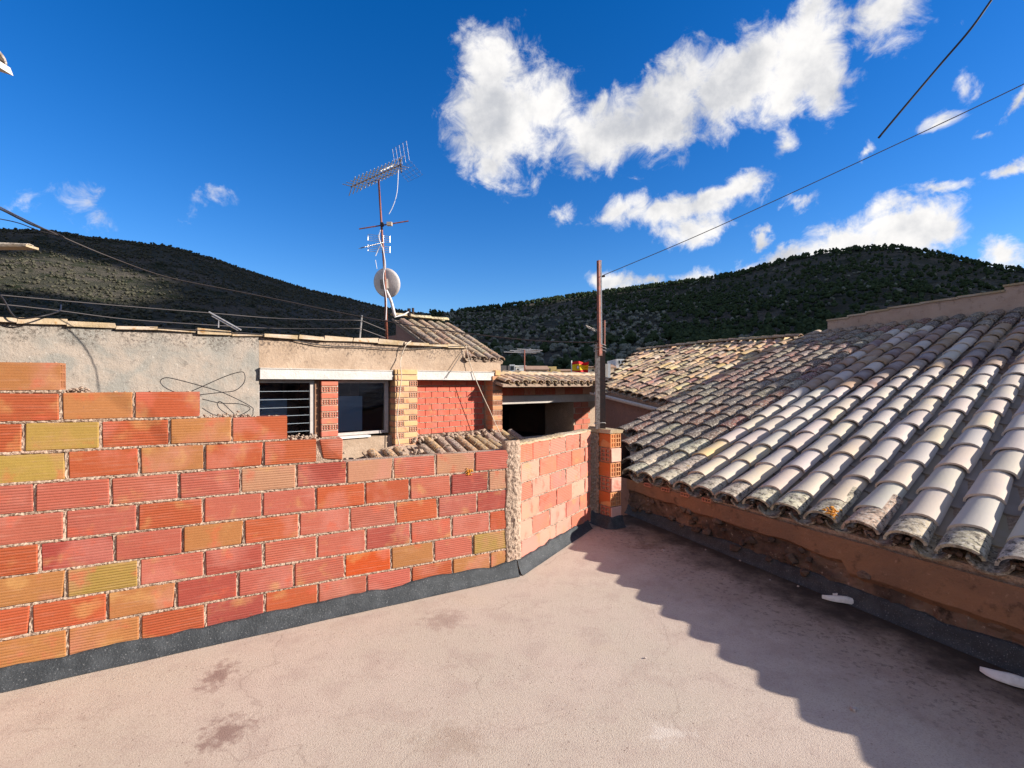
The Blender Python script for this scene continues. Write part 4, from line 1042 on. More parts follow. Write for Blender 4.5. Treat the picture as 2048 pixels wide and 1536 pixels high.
# windows
def window(name, x0, x1, z0, z1, louvre):
    fr = MB(); fw = .06
    for (a_, b_, c, d) in ((x0, x1, z1 - fw * .8, z1), (x0, x1, z0, z0 + fw * .7), (x1 - fw, x1, z0 + fw * .7, z1 - fw * .8), (x0, x0 + fw * .4, z0 + fw * .7, z1 - fw * .8)):
        fr.box(((a_ + b_) / 2, .12, (c + d) / 2), (b_ - a_, .06, d - c))
    wf = fr.obj(name, 'frame_paint', MBd, MF)
    if louvre:
        n = 7; hh = (z1 - z0 - fw * 1.5) / n
        for i in range(n):
            zc = z0 + fw * .7 + hh * (i + .5); g_ = MB(); g_.box((0, 0, 0), (x1 - x0 - fw * 1.4, .006, hh * 1.06))
            g_.obj('louvre_pane', 'window_glass', wf, MF @ Matrix.Translation(((x0 + x1) / 2 - .015, .115, zc)) @ Matrix.Rotation(rad(7), 4, 'X'))
            e_ = MB(); e_.box((0, 0, 0), (x1 - x0 - fw * 1.4, .008, .004)); e_.obj('pane_edge', 'room_panel', wf, MF @ Matrix.Translation(((x0 + x1) / 2 - .015, .102, zc - hh * .52)))
    else:
        g_ = MB(); g_.box(((x0 + x1) / 2, .12, (z0 + z1) / 2), (x1 - x0 - .05, .006, z1 - z0 - .06)); g_.obj('pane', 'window_glass', wf, MF)
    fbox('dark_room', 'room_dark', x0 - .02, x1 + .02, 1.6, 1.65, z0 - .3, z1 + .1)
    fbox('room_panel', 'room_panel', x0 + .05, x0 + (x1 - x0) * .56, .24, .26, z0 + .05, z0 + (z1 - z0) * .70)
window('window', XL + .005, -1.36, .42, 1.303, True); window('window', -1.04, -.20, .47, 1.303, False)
# close the rooms behind the glass
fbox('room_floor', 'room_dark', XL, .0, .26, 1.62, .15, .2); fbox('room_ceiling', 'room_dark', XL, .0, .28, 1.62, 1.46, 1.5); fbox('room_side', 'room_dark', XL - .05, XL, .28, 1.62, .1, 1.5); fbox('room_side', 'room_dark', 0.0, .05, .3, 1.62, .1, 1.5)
fbox('sill', 'sill_white', -1.04, -.55, -.02, .2, .435, .462); fbox('apron', 'warm_plaster', XL, -.17, .02, .25, -4.3, .43); fbox('apron', 'rubble_stone', .2, 1.9, .0, .13, -4.3, .40)
# lichened coping tiles stepping along the parapet
x = -6.3; i = 0
while x < 1.2:
    L = RND.uniform(.36, .46); dz = 0.0
    o = fbox('coping_tile', 'capping', x, min(x + L, 1.24) - .006, -.045 + RND.uniform(-.012, .012), .30, 1.862, 1.908 + RND.uniform(-.012, .030), jit=.013); x += L; i += 1
# back roof block behind the parapet
e = lambda s, z, back: F0 + FD * s - FN * back + Vector((0, 0, z))
R3P = e(2.02, 1.745, -.08); ra3 = -FD * .215; rb3 = (-FN * .908 + Vector((0, 0, .418))) * .33
dk = MB(); q4 = [R3P - ra3 * .4 + rb3 * .1, R3P + ra3 * 3.4 + rb3 * .1, R3P + ra3 * 3.4 + rb3 * 1.4, R3P + ra3 * 5.5 + rb3 * 1.4, R3P + ra3 * 5.5 + rb3 * 6.2, R3P - ra3 * .4 + rb3 * 6.2]
n3 = rb3.cross(ra3).normalized(); n3 = n3 if n3.z > 0 else -n3
for dz in (-.10, -.16): dk.v += [tuple(p + n3 * dz) for p in q4]
dk.f = [tuple(range(6)), tuple(range(11, 5, -1))] + [(i, 6 + i, 6 + (i + 1) % 6, (i + 1) % 6) for i in range(6)]
roof3 = dk.obj('roof', 'mortar', MBd)
OC3 = [(0.36, 0.22, 0.13), (0.42, 0.28, 0.17), (0.32, 0.19, 0.13), (0.40, 0.30, 0.20)]
tilefield(roof3, R3P, ra3, rb3, .3, [(k, j) for k in range(0, 6) for j in range(0, 6) if k < 4 or j > 1], lambda k, j: (RND.choice(COVO), vary(RND.choice(OC3), .12)), limit=200, pans='joined', jit=1.6, scale=.97)
for i in range(3):
    Mr, _, _, _ = tile_basis(FN, -FD, rad(-2)); inst('ridge_tile', RND.choice(COVO), roof3, Matrix.Translation(R3P + rb3 * 6.1 + Vector((0, 0, .07)) - FD * (.0 + .42 * i)) @ Mr, vary((.50, .40, .22), .1))
fbox('rear_wall', 'brown_plaster', .98, 2.0, .32, 2.2, -4.3, 1.60); fbox('gable_wall', 'brown_plaster', .90, .99, 1.9, 2.6, 1.5, 2.22)
gb = MB(); gx = .36      # left gable under that roof
gp = [R3P + ra3 * 5.4 + rb3 * 1.5 - n3 * .12, R3P + ra3 * 5.4 + rb3 * 6.15 - n3 * .12]
gb.add([gp[0], gp[1], Vector((gp[1].x, gp[1].y, 1.3)), Vector((gp[0].x, gp[0].y, 1.3))] , [(0, 1, 2, 3)])
gq = [p + FD * .1 for p in [Vector(v) for v in gb.v]]; k = len(gb.v); gb.v += [tuple(p) for p in gq]; gb.f += [(7, 6, 5, 4), (0, 4, 5, 1), (1, 5, 6, 2)]
gb.obj('gable_wall', 'brown_plaster', MBd)
fbox('body', 'brown_plaster', -6.4, XL - .06, .30, 3.2, -4.3, 1.55); fbox('body', 'brown_plaster', XL - .05, 2.0, 1.70, 3.2, -4.3, 1.55); fbox('flat_roof', 'cement', -6.4, .35, .29, 3.2, 1.56, 1.60)

# lean-to strip of old tiles at its foot
LT = thing('lean_to_roof', F0 + FD * .9 + FN * .3, 'narrow strip of worn barrel tiles between parapet and brick infill', 'roof')
lp0 = F0 + FD * 2.06 + FN * .62 + Vector((0, 0, .14)); la = -FD * .205; lbv = (-FN * .914 + Vector((0, 0, .406))) * .34
dk = MB(); n4 = la.cross(lbv).normalized(); n4 = n4 if n4.z > 0 else -n4
q4 = [lp0 - la * .6, lp0 + la * 13.5, lp0 + la * 13.5 + lbv * 1.2, lp0 + la * 9 + lbv * 2.0, lp0 - la * .6 + lbv * 2.0]
for dz in (-.10, -.2): dk.v += [tuple(p + n4 * dz) for p in q4]
dk.f = [(0, 1, 2, 3, 4), (9, 8, 7, 6, 5)] + [(i, 5 + i, 5 + (i + 1) % 5, (i + 1) % 5) for i in range(5)]
deck = dk.obj('roof_deck', 'mortar', LT)
tilefield(deck, lp0, la, lbv, .25, [(k, j) for k in range(-1, 14) for j in range(0, 2) if not (k > 8 and j > 0) and k not in (10,)], lambda k, j: (RND.choice(COVO), vary(RND.choice([(.34, .22, .16), (.40, .26, .17), (.44, .26, .12), (.28, .2, .17)]), .12)), pans='joined', jit=2.5, scale=.9)
rb_ = MB()
def cf():
    s = RND.uniform(.1, 1.85); q = F0 + FD * s + FN * RND.uniform(-.05, .12); return Vector((q.x, q.y, .34 + RND.uniform(-.03, .06)))
rubble(rb_, cf, 170, .015, .05)
def cf():
    s = RND.uniform(-1.1, .1); q = F0 + FD * s + FN * RND.uniform(.05, .5); return Vector((q.x, q.y, .25 - (.2 * RND.random())))
rubble(rb_, cf, 40, .02, .06)
o = rb_.obj('mortar_rubble', 'mortar', LT); o['kind'] = 'stuff'
lw = MB(); q = [lp0 - la * .6, lp0 + la * 14.0]; lw.add([q[0] + Vector((0, 0, -.16)), q[1] + Vector((0, 0, -.16)), Vector((q[1].x, q[1].y, -4.3)), Vector((q[0].x, q[0].y, -4.3))], [(0, 1, 2, 3)])
lw.add([Vector(v) - FN * .12 for v in lw.v[:4]], [(3, 2, 1, 0), ]); lw.f += [(0, 4, 5, 1), (0, 3, 7, 4), (1, 5, 6, 2)]
lw.obj('wall', 'warm_plaster', LT)

# ------------------------------------------------------------------ building with the dark open loft
G0 = Vector((-.33, 9.62, 0)); GD = FD; GN = FN; MG = basis(GD, -GN, Vector((0, 0, 1)), G0)
LB = thing('loft_building', G0 + Vector((0, 0, -4)), 'low brick building with a dark open loft under tiled eaves', 'building')
def gbox(name, m, x0, x1, y0, y1, z0, z1, jit=0.0, parent=None):
    b = MB(); b.box(((x0 + x1) / 2, (y0 + y1) / 2, (z0 + z1) / 2), (x1 - x0, y1 - y0, z1 - z0), I4, jit); return b.obj(name, m, parent or LB, MG)
def gx(px): 
    p = onwall(px, 800, G0, GD); return (p - G0).dot(GD)
def gz(px, py): return onwall(px, py, G0, GD).z
x1_, x2_, x3_ = gx(1000), gx(1148), gx(1192)
zE = gz(1080, 776); zL = gz(1080, 791); zO = gz(1080, 806); zS = gz(1080, 872)
print('loft', x1_, x2_, x3_, zE, zL, zO, zS)
gbox('lintel', 'cement', x1_ - .2, x3_, .0, .22, zO, zL)
gbox('brick_band_core', 'mortar', x1_ - .2, x3_, .01, .22, zL + .002, zE + .05)
LBk = brick_mesh('brick', .30, .06, .12, 95)
for k in range(11):
    xx = x1_ - .1 + k * .30
    if xx + .15 > x3_: break
    inst('brick', LBk, LB, MG @ Matrix.Translation((xx, .032, (zL + zE) / 2 + .012)) @ Matrix.Diagonal((.97, 1, (zE - zL) / .125, 1)), vary((.40, .10, .055) if k % 3 else (.42, .2, .13), .1))
gbox('brick_return', 'mortar', x2_, x3_ + .1, .02, .9, -4.3, zO)
for r in range(9):
    for k in range(2):
        inst('brick', BR[r % 6], LB, MG @ Matrix.Translation((x2_ + .13 + k * .253 + (r % 2) * .06, .05, zO - .07 - r * .127)), vary((.40, .12, .07), .12))
gbox('sill', 'cement', x1_ - .2, x2_ + .02, -.25, .1, zS - .10, zS); gbox('wall', 'brown_plaster', x1_ - .2, x3_, -.18, .2, -4.3, zS - .10)
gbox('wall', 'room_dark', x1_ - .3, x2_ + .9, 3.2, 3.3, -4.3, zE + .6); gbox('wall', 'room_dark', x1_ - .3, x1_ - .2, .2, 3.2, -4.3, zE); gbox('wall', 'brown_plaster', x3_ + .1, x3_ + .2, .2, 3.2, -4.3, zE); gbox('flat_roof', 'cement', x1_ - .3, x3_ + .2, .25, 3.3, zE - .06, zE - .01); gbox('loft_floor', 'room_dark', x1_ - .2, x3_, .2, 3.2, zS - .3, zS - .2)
for k in range(7):      # sloping roof boards seen from below
    b = MB(); xx = x1_ - .1 + k * .42; w_ = .38
    b.box((xx + .19, 1.7, zO + .42), (w_, 3.1, .04)); b.obj('ceiling_board', 'ceiling_grey', LB, MG @ Matrix.Translation((0, 0, 0)) @ Matrix.Rotation(rad(-14), 4, 'X') @ Matrix.Translation((0, 0, -.02)))
# white corrugated sheet edge along the lintel
cs = MB(); vs = []; n = 90
for i in range(n + 1):
    xx = x1_ + .02 + (x2_ - x1_ - .1) * i / n; zz = zO + .004 + .022 * abs(math.sin(xx * math.pi / .235)) ** 1.5
    vs += [(xx, -.05, zz), (xx, .0, zz + .004), (xx, -.05, zz - .016)]
cs.add(vs, [(i * 3, (i + 1) * 3, (i + 1) * 3 + 1, i * 3 + 1) for i in range(n)] + [(i * 3 + 2, (i + 1) * 3 + 2, (i + 1) * 3, i * 3) for i in range(n)]); pass
fl_ = MB(); pp = [onwall(x, y, G0 + GN * .08, GD) for x, y in ((1136, 806), (1150, 797), (1163, 791), (1174, 782))]
for i, p in enumerate(pp):
    w_ = (.02, .035, .04, .03)[i]; fl_.v += [tuple(p + Vector((0, 0, -w_))), tuple(p + GN * .04 + Vector((0, 0, .0))), tuple(p + Vector((0, 0, w_)))]
fl_.f = [(i * 3 + j, (i + 1) * 3 + j, (i + 1) * 3 + j + 1, i * 3 + j + 1) for i in range(3) for j in range(2)]; pass
# tiled eave on top
OVH = .62; zt = onwall(1080, 768, G0 + GN * OVH, GD).z; ep = G0 + GD * (x1_ - .30) + GN * OVH + Vector((0, 0, zt + .085)); ea = GD * .2; eb = (-GN * .95 + Vector((0, 0, .24))) * .30
nk = int((x3_ - x1_ + .35) / .2)
ed = MB(); n5 = ea.cross(eb).normalized(); n5 = n5 if n5.z > 0 else -n5; q4 = [ep - ea * .5 + eb * .1, ep + ea * (nk + .3) + eb * .1, ep + ea * (nk + .3) + eb * 2.3, ep - ea * .5 + eb * 2.3]
for dz in (-.10, -.15): ed.v += [tuple(p + n5 * dz) for p in q4]
ed.f = [(0, 1, 2, 3), (7, 6, 5, 4)] + [(i, 4 + i, 4 + (i + 1) % 4, (i + 1) % 4) for i in range(4)]
roof4 = ed.obj('roof', 'mortar', LB)
tilefield(roof4, ep, ea, eb, .3, [(k, j) for k in range(0, nk + 1) for j in range(0, 2)], lambda k, j: (RND.choice(COVO if RND.random() < .5 else COVN), vary(RND.choice([(.50, .33, .19), (.46, .30, .18), (.54, .38, .24)]), .1)), pans='each', jit=1.4, scale=.9)
pk = MB()
for i in range(60):
    s = (nk + .2) * i / 59; p = ep + ea * s + eb * 1.95; h = .015 + .035 * noise.fractal(Vector((s * 1.3, 0, 3)), 1, 2, 3)
    pk.v += [tuple(p + Vector((0, 0, -.12))), tuple(p + Vector((0, 0, h))), tuple(p + eb * .6 + Vector((0, 0, h - .02))), tuple(p + eb * 1.4 + Vector((0, 0, -.15)))]
pk.f = [(i * 4 + j, (i + 1) * 4 + j, (i + 1) * 4 + j + 1, i * 4 + j + 1) for i in range(59) for j in range(3)]; pk.obj('mortar_ridge', 'capping', LB)

# ------------------------------------------------------------------ steel post on the pillar
pb = PLP(.13, .062, .862)
PO = thing('steel_post', pb, 'rusty red square tube lashed to a dark channel on the pillar', 'post')
def bar(name, m, p, q, w_, d_, parent, Xd=Vector((1, 0, 0))):
    p, q = Vector(p), Vector(q); Z = (q - p).normalized(); Yd = Z.cross(Xd).normalized(); X = Yd.cross(Z); L = (q - p).length
    b = MB(); b.box((0, 0, L / 2), (w_, d_, L)); return b.obj(name, m, parent, basis(X, Yd, Z, p))
Yp = pb.y
ptop = at(1197, 523, Yp); pmid = at(1199, 700, Yp); plow = at(1202, 858, Yp)
c_ = MB(); Hc = (at(1201, 690, Yp) - plow).length
# channel: grey web on the left, dark open side to the right
bar('channel_web', 'grey_steel', plow + Vector((-.030, 0, 0)), at(1195, 688, Yp), .034, .05, PO)
bar('channel_back', 'dark_steel', plow + Vector((.012, .006, 0)), at(1204, 690, Yp) + Vector((0, .006, 0)), .050, .04, PO)
bar('square_tube', 'rusty_steel', at(1198.5, 712, Yp) + Vector((0, -.03, 0)), ptop + Vector((0, -.03, 0)), .030, .030, PO, Vector((.9, .43, 0)))
bar('lit_edge_strip', 'aluminium', at(1201.6, 690, Yp) + Vector((0, -.036, 0)), at(1200.2, 525, Yp) + Vector((0, -.036, 0)), .011, .014, PO)  # pale bar painted in for the sunlit right edge of the tube
for (yy, w_) in ((690, .05), (696, .054), (702, .05), (846, .05)):
    b = MB(); p = at(1200, yy, Yp); b.tube([p + Vector((w_ * math.cos(t), w_ * .8 * math.sin(t), .006 * math.sin(t * 2 + yy))) for t in np.linspace(0, 6.28, 15)], .0028, 4); b.obj('wire_lashing', 'wire_tie', PO)
for (yy, xo) in ((555, .02), (684, -.03)):
    b = MB(); p = at(1199, yy, Yp) + Vector((xo, -.03, 0)); b.tube([p + Vector((-.02, 0, .0)), p + Vector((.02, 0, .006))], .009, 6); b.obj('insulator', 'dark_steel', PO)

# ------------------------------------------------------------------ cables
def cable(name, label, pts, r, m, cat='cable', n=8, sides=5):
    b = MB(); b.tube(spline(pts, n), r, sides); return tag(b.obj(name, m, smooth=True), label, cat)
cable('overhead_cable', 'thin dark cable running from the post up into the sky', [at(1201, 553, Yp), at(1400, 469, 3.9), at(1700, 332, 3.4), at(2048, 168, 2.9), at(2500, -60, 2.3)], .0032, 'grey_cable')
cable('overhead_cable', 'thick dark cable end hanging free against the sky', [at(1757, 276, 2.0), at(1803, 221, 1.97), at(1880, 130, 1.93), at(1940, 60, 1.88), at(1983, 0, 1.85), at(2060, -110, 1.8)], .0042, 'black_cable')
cable('overhead_cable', 'sagging dark cable crossing from the left eave to the post', [at(-120, 352, 4.2), at(0, 414, 4.5), at(60, 444, 4.6), at(125, 474, 4.7), at(220, 514, 5.0), at(330, 553, 5.2), at(450, 578, 5.3), at(560, 600, 5.3), at(720, 633, 5.2), at(850, 655, 5.0), at(960, 670, 4.8), at(1080, 682, 4.6), at(1192, 685, Yp)], .0055, 'brown_cable', n=6)
cable('overhead_cable', 'second cable twisted round the sagging one at the left eave', [at(-120, 362, 4.2), at(0, 418, 4.48), at(40, 438, 4.55), at(70, 452, 4.6), at(110, 466, 4.68), at(128, 474, 4.68)], .009, 'black_cable')
cable('overhead_cable', 'loose thin cable joining the twisted pair below the left eave', [at(-80, 425, 4.3), at(0, 438, 4.5), at(40, 447, 4.55), at(80, 462, 4.6), at(128, 473, 4.7)], .0045, 'black_cable')
sp_b = onwall(725, 676, F0, FD); Ys = sp_b.y
cable('guy_wire', 'upper thin wire stretched to the little iron stake', [at(-60, 585, 6.0), at(0, 590, 6.1), at(210, 609, 6.6), at(420, 626, 7.1), at(560, 637, 7.5), at(724, 641, Ys)], .006, 'grey_cable')
cable('guy_wire', 'lower thin wire stretched to the little iron stake', [at(-60, 602, 6.0), at(100, 619, 6.4), at(250, 638, 6.8), at(420, 650, 7.2), at(560, 657, 7.6), at(724, 657, Ys)], .006, 'grey_cable')
cable('guy_wire', 'upper wire from the little stake to the antenna mast', [at(726, 642, Ys), at(772, 661, 8.6)], .006, 'grey_cable')
cable('guy_wire', 'lower wire from the little stake to the antenna mast', [at(726, 659, Ys), at(772, 676, 8.6)], .006, 'grey_cable')
fc = lambda x, y, o=.03: onwall(x, y, F0 + FN * o, FD)
cable('facade_cable', 'dark cable drooping along the plaster under the coping', [fc(300, 655, .05), fc(420, 662, .05), fc(500, 667, .05), fc(560, 674), fc(640, 690), fc(720, 694), fc(800, 698), fc(870, 695), fc(935, 691, .05)], .007, 'black_cable')
cable('loose_cable', 'dark cable looping over the coping by the left eave', [at(-60, 540, 5.0), at(0, 590, 5.0), at(22, 625, 5.0), at(40, 637, 5.02), at(85, 632, 5.1), at(118, 622, 5.3), at(122, 610, 5.5)], .008, 'black_cable')
cable('drop_cable', 'cream cable hanging from the coping over the yellow brick pier', [fc(822, 682, .06), fc(812, 690, .08), fc(802, 715, .06), fc(801, 735, .12), fc(803, 755, .13), fc(799, 790, .12), fc(795, 830, .12), fc(794, 865, .12), fc(800, 895, .16)], .008, 'cream_cable')
cable('drop_cable', 'cream cable slanting from the coping across the brick infill', [fc(932, 690, .06), fc(938, 720, .06), fc(950, 755, .08), fc(965, 790, .1), fc(980, 822, .12), fc(992, 850, .14), fc(1006, 876, .2)], .007, 'cream_cable')
cable('stick', 'thin brown stick leaning under the tile eave', [fc(926, 702, .03), fc(910, 728, .05), fc(892, 756, .07)], .006, 'grey_cable', cat='stick')
# tangle of wire on top of the parapet
wl = lambda x, y: onwall(x, y, O1 - N1 * .09, D1)
cable('wire_coil', 'dark wire bent in a bow above the stepped parapet', [wl(403, 792), wl(368, 789), wl(335, 778), wl(321, 765), wl(326, 757), wl(345, 757), wl(410, 774), wl(450, 787), wl(500, 812), wl(506, 822), wl(498, 834), wl(440, 836)], .0021, 'black_cable', cat='wire', n=10)
cable('wire_coil', 'second bow of dark wire above the stepped parapet', [wl(368, 789), wl(402, 774), wl(450, 753), wl(480, 744), wl(489, 748), wl(488, 765), wl(470, 781), wl(440, 785), wl(395, 790)], .0021, 'black_cable', cat='wire', n=10)
cable('wire_coil', 'small tangle of dark wire on the parapet step', [wl(404, 798), wl(440, 806), wl(480, 808), wl(500, 818), wl(470, 833), wl(445, 822), wl(435, 810), wl(440, 803), wl(455, 815), wl(470, 834), wl(430, 830), wl(404, 816)], .0021, 'black_cable', cat='wire', n=10)
# little stake and bracket on the coping
b = MB(); b.tube([sp_b - FN * .1 + Vector((0, 0, -.04)), at(724, 631, Ys)], .012, 6); tag(b.obj('iron_stake', 'aluminium'), 'short grey iron stake standing on the coping with wires', 'stake')
br = thing('tv_bracket', at(465, 655, 6.6), 'slanting pale metal bracket bolted to the coping', 'bracket')
for (p, q, r_) in (((418, 624), (482, 660), .010), ((424, 632), (476, 661), .008), ((438, 640), (437, 655), .008)):
    b = MB(); b.tube([at(*p, 6.35), at(*q, 6.35)], r_, 6); b.obj('arm', 'aluminium', br)

# ------------------------------------------------------------------ antenna mast
AY = 8.6
AN = thing('antenna_mast', at(774, 680, AY), 'tall rusty mast with television aerials beside the gable wall', 'mast')
b = MB(); b.tube([at(774, 690, AY), at(770, 560, AY), at(763, 450, AY), at(757, 358, AY)], [.024, .022, .019, .016], 8); b.obj('mast', 'rusty_steel', AN, smooth=True)
# top yagi: long boom with paired directors and a mesh reflector
p0, p1 = at(702, 374, AY - .35), at(803, 329, AY + .35)
ax = (p1 - p0).normalized(); lat_ = ax.cross(Vector((0, 0, 1))).normalized(); upv = lat_.cross(ax)
b = MB(); b.tube([p0, p1], .012, 6); b.tube([p0.lerp(p1, .28) - upv * .06, p0.lerp(p1, .75) - upv * .07], .009, 6); boom = b.obj('boom', 'dark_steel', AN)
for i in range(14):
    p = p0.lerp(p1, .02 + .93 * i / 13)
    for s in (-1, 1):
        b = MB(); b.tube([p - lat_ * .21 - upv * s * .10, p, p + lat_ * .21 + upv * s * .10], .0075, 5); b.obj('director', 'aluminium', AN)
b = MB(); b.box((0, 0, 0), (.32, .03, .02)); pc = p0.lerp(p1, .72) + upv * .04; b.obj('balun_strip', 'sill_white', AN, basis(ax, lat_, upv, pc))
for s in (-1, 1):
    b = MB(); c = p1 + ax * .02; q = c + (upv * s * .30 - ax * -.13 * 1.0) * 1.0
    for t in np.linspace(-.22, .22, 5): b.tube([c + lat_ * t, q + lat_ * t], .0022, 4)
    for u in np.linspace(.15, 1, 5): b.tube([c.lerp(q, u) - lat_ * .24, c.lerp(q, u) + lat_ * .24], .0022, 4)
    b.obj('reflector_grid', 'grey_steel', AN)
b = MB(); b.tube([at(800, 318, AY + .3), at(803, 345, AY + .3)], .014, 6); b.obj('clamp', 'dark_steel', AN)
b = MB(); b.tube([at(718, 458, AY - .1), at(817, 442, AY + .1)], .011, 6); b.obj('dipole_rod', 'rusty_steel', AN)
b = MB(); b.box((0, 0, 0), (.085, .06, .06)); b.obj('junction_box', 'cream_cable', AN, Matrix.Translation(at(779, 448, AY - .02)))
b = MB(); b.box((0, 0, 0), (.05, .06, .06)); b.obj('mast_clamp', 'dark_steel', AN, Matrix.Translation(at(764, 449, AY - .02)))
# lower small aerial
p0, p1 = at(722, 496, AY - .35), at(765, 485, AY); ax = (p1 - p0).normalized(); lat_ = ax.cross(Vector((0, 0, 1))).normalized(); upv = lat_.cross(ax)
b = MB(); b.tube([p0, p1], .010, 6); b.obj('boom', 'dark_steel', AN)
for i in range(12):
    p = p0.lerp(p1, .05 + .85 * i / 11); b = MB(); b.tube([p - lat_ * .09, p + lat_ * .09], .005, 5); b.obj('director', 'aluminium', AN)
for (y0, y1) in ((471, 483), (492, 504)):
    b = MB()
    for t in range(4):
        yy = y0 + (y1 - y0) * t / 3; b.tube([at(736, yy - 2, AY), at(780, yy + 2, AY)], .004, 4)
    for xx in (736, 756, 767, 780): b.tube([at(xx, y0 - 1 + (xx - 758) * .09, AY), at(xx, y1 + (xx - 758) * .09, AY)], .004, 4)
    b.obj('reflector_grid', 'aluminium', AN)
# dish, back towards the camera
dc = at(771, 567, AY + .12); axd = Vector((.16, .92, .30)).normalized(); ud = axd.cross(Vector((0, 0, 1))).normalized(); vd = ud.cross(axd)
b = MB(); nr, ns = 6, 36; R_ = .245
for s_, off in ((0, 0), (1, .008)):
    for i in range(nr + 1):
        rr = R_ * i / nr; dd = .06 * (rr / R_) ** 2 + off
        for k in range(ns):
            a_ = 2 * math.pi * k / ns; b.v.append(tuple(dc + ud * rr * math.cos(a_) + vd * rr * 1.06 * math.sin(a_) + axd * dd))
o2 = (nr + 1) * ns
for i in range(nr):
    for k in range(ns):
        q = (i * ns + k, i * ns + (k + 1) % ns, (i + 1) * ns + (k + 1) % ns, (i + 1) * ns + k); b.f += [q, tuple(o2 + t for t in q)[::-1]]
for k in range(ns): b.f.append((nr * ns + k, nr * ns + (k + 1) % ns, o2 + nr * ns + (k + 1) % ns, o2 + nr * ns + k))
dish = b.obj('dish', 'dish_paint', AN, smooth=True)
b = MB(); b.box((0, 0, 0), (.10, .12, .16)); b.obj('dish_bracket', 'grey_steel', dish, basis(ud, axd, vd, dc - axd * .05))
b = MB(); b.tube(spline([at(772, 580, AY), at(782, 602, AY + .05), at(790, 633, AY + .1)]), .026, 8); b.obj('feed_arm', 'dish_paint', dish, smooth=True)
b = MB(); b.tube([at(789, 634, AY + .1), at(806, 630, AY + .2), at(820, 622, AY + .3)], .011, 6); b.obj('feed_arm', 'white_cable', dish)
b = MB(); b.tube([at(818, 632, AY + .3), at(818, 617, AY + .3)], .030, 8); b.tube([at(826, 628, AY + .3), at(826, 616, AY + .3)], .022, 8); b.obj('receiver_head', 'dark_steel', dish)
for (pts, r_) in (([(761, 460), (758, 475), (766, 500), (771, 530), (768, 545)], .008), ([(797, 340), (794, 385), (786, 412), (778, 428)], .006), ([(762, 490), (756, 500), (751, 512)], .007), ([(766, 495), (769, 520), (767, 560), (773, 600), (772, 640)], .008), ([(751, 520), (754, 538)], .005)):
    b = MB(); b.tube(spline([at(*p, AY - .05) for p in pts], 5), r_, 5); b.obj('coax', 'white_cable', AN)

# further aerials
def comb(name, label, Yd, mast, base, booms, mm='grey_steel', r_=.012):
    t = thing(name, at(*base, Yd), label, 'antenna'); b = MB(); b.tube([at(*base, Yd), at(*mast, Yd)], .02, 6); b.obj('mast', 'rusty_steel', t)
    for (p, q) in booms:
        b = MB(); b.tube([at(*p, Yd), at(*q, Yd)], r_, 5); b.obj('element', mm, t)
comb('antenna', 'flat comb aerial on a thin mast behind the loft eave', 14.0, (1049, 700), (1049, 760), [((1008, 704), (1073, 706)), ((1020, 701), (1080, 704)), ((1034, 698), (1085, 701)), ((1028, 703), (1077, 700)), ((1040, 706), (1062, 697))], 'aluminium')
comb('antenna', 'small upright aerial behind the rusty post', 12.0, (1209, 641), (1209, 775), [((1196 + .6 * i, 678 - 3.2 * i), (1207 + .5 * i, 681 - 3.2 * i)) for i in range(12)] + [((1200, 640), (1206, 680))] + [((1172 + 2.2 * i, 650 + 1.0 * i), (1175 + 2.2 * i, 656 + 1.0 * i)) for i in range(8)] + [((1172, 652), (1198, 662))], 'grey_steel', .006)

# ------------------------------------------------------------------ far village houses and the flag
def far_house(label, x0, x1, yt, yb, Yd, m, roofm=None, rise=0, wins=(), deep=6.0):
    p, q = at(x0, yb, Yd), at(x1, yb, Yd); ht = at(x0, yt, Yd).z; t = thing('village_house', ((p.x + q.x) / 2, Yd, -4.2), label, 'house', None)
    b = MB(); b.box(((p.x + q.x) / 2, Yd + deep / 2, (ht - 4.3) / 2), (q.x - p.x, deep, ht + 4.3)); b.obj('wall', m, t)
    if roofm:
        rz = rise * Yd / FPX; b = MB(); e_ = .25
        b.add([(p.x - e_, Yd - e_, ht), (q.x + e_, Yd - e_, ht), (q.x + e_, Yd + deep / 2, ht + rz), (p.x - e_, Yd + deep / 2, ht + rz), (q.x + e_, Yd + deep, ht), (p.x - e_, Yd + deep, ht),
               (p.x - e_, Yd - e_, ht + .12), (q.x + e_, Yd - e_, ht + .12), (q.x + e_, Yd + deep / 2, ht + rz + .12), (p.x - e_, Yd + deep / 2, ht + rz + .12), (q.x + e_, Yd + deep, ht + .12), (p.x - e_, Yd + deep, ht + .12)],
              [(6, 7, 8, 9), (9, 8, 10, 11), (0, 1, 7, 6), (1, 2, 8, 7), (2, 4, 10, 8), (0, 6, 9, 3), (3, 9, 11, 5), (4, 5, 11, 10)]); b.obj('roof', roofm, t)
        b = MB(); b.add([(p.x, Yd + .05, ht - .02), (p.x, Yd + deep / 2, ht + rz - .02), (p.x, Yd + deep - .05, ht - .02), (q.x, Yd + .05, ht - .02), (q.x, Yd + deep / 2, ht + rz - .02), (q.x, Yd + deep - .05, ht - .02)], [(0, 1, 2), (5, 4, 3)]); b.obj('gable', m, t)
    for (a_, b_, c, d) in wins:
        u, v = at(a_, c, Yd), at(b_, d, Yd); k = MB(); k.box(((u.x + v.x) / 2, Yd, (u.z + v.z) / 2), (v.x - u.x, .12, abs(u.z - v.z))); k.obj('window', 'window_dark', t)
    return t
far_house('far white house with a boxy dormer beyond the loft roof', 1031, 1049, 733, 770, 62, 'house_white', 'house_white', 1.2, [(1034, 1038, 738, 742)])
far_house('far white rooftop cabin with grey window beyond the loft roof', 1019, 1030, 729, 770, 60, 'house_white', None, 0, [(1021, 1028, 732, 740)])
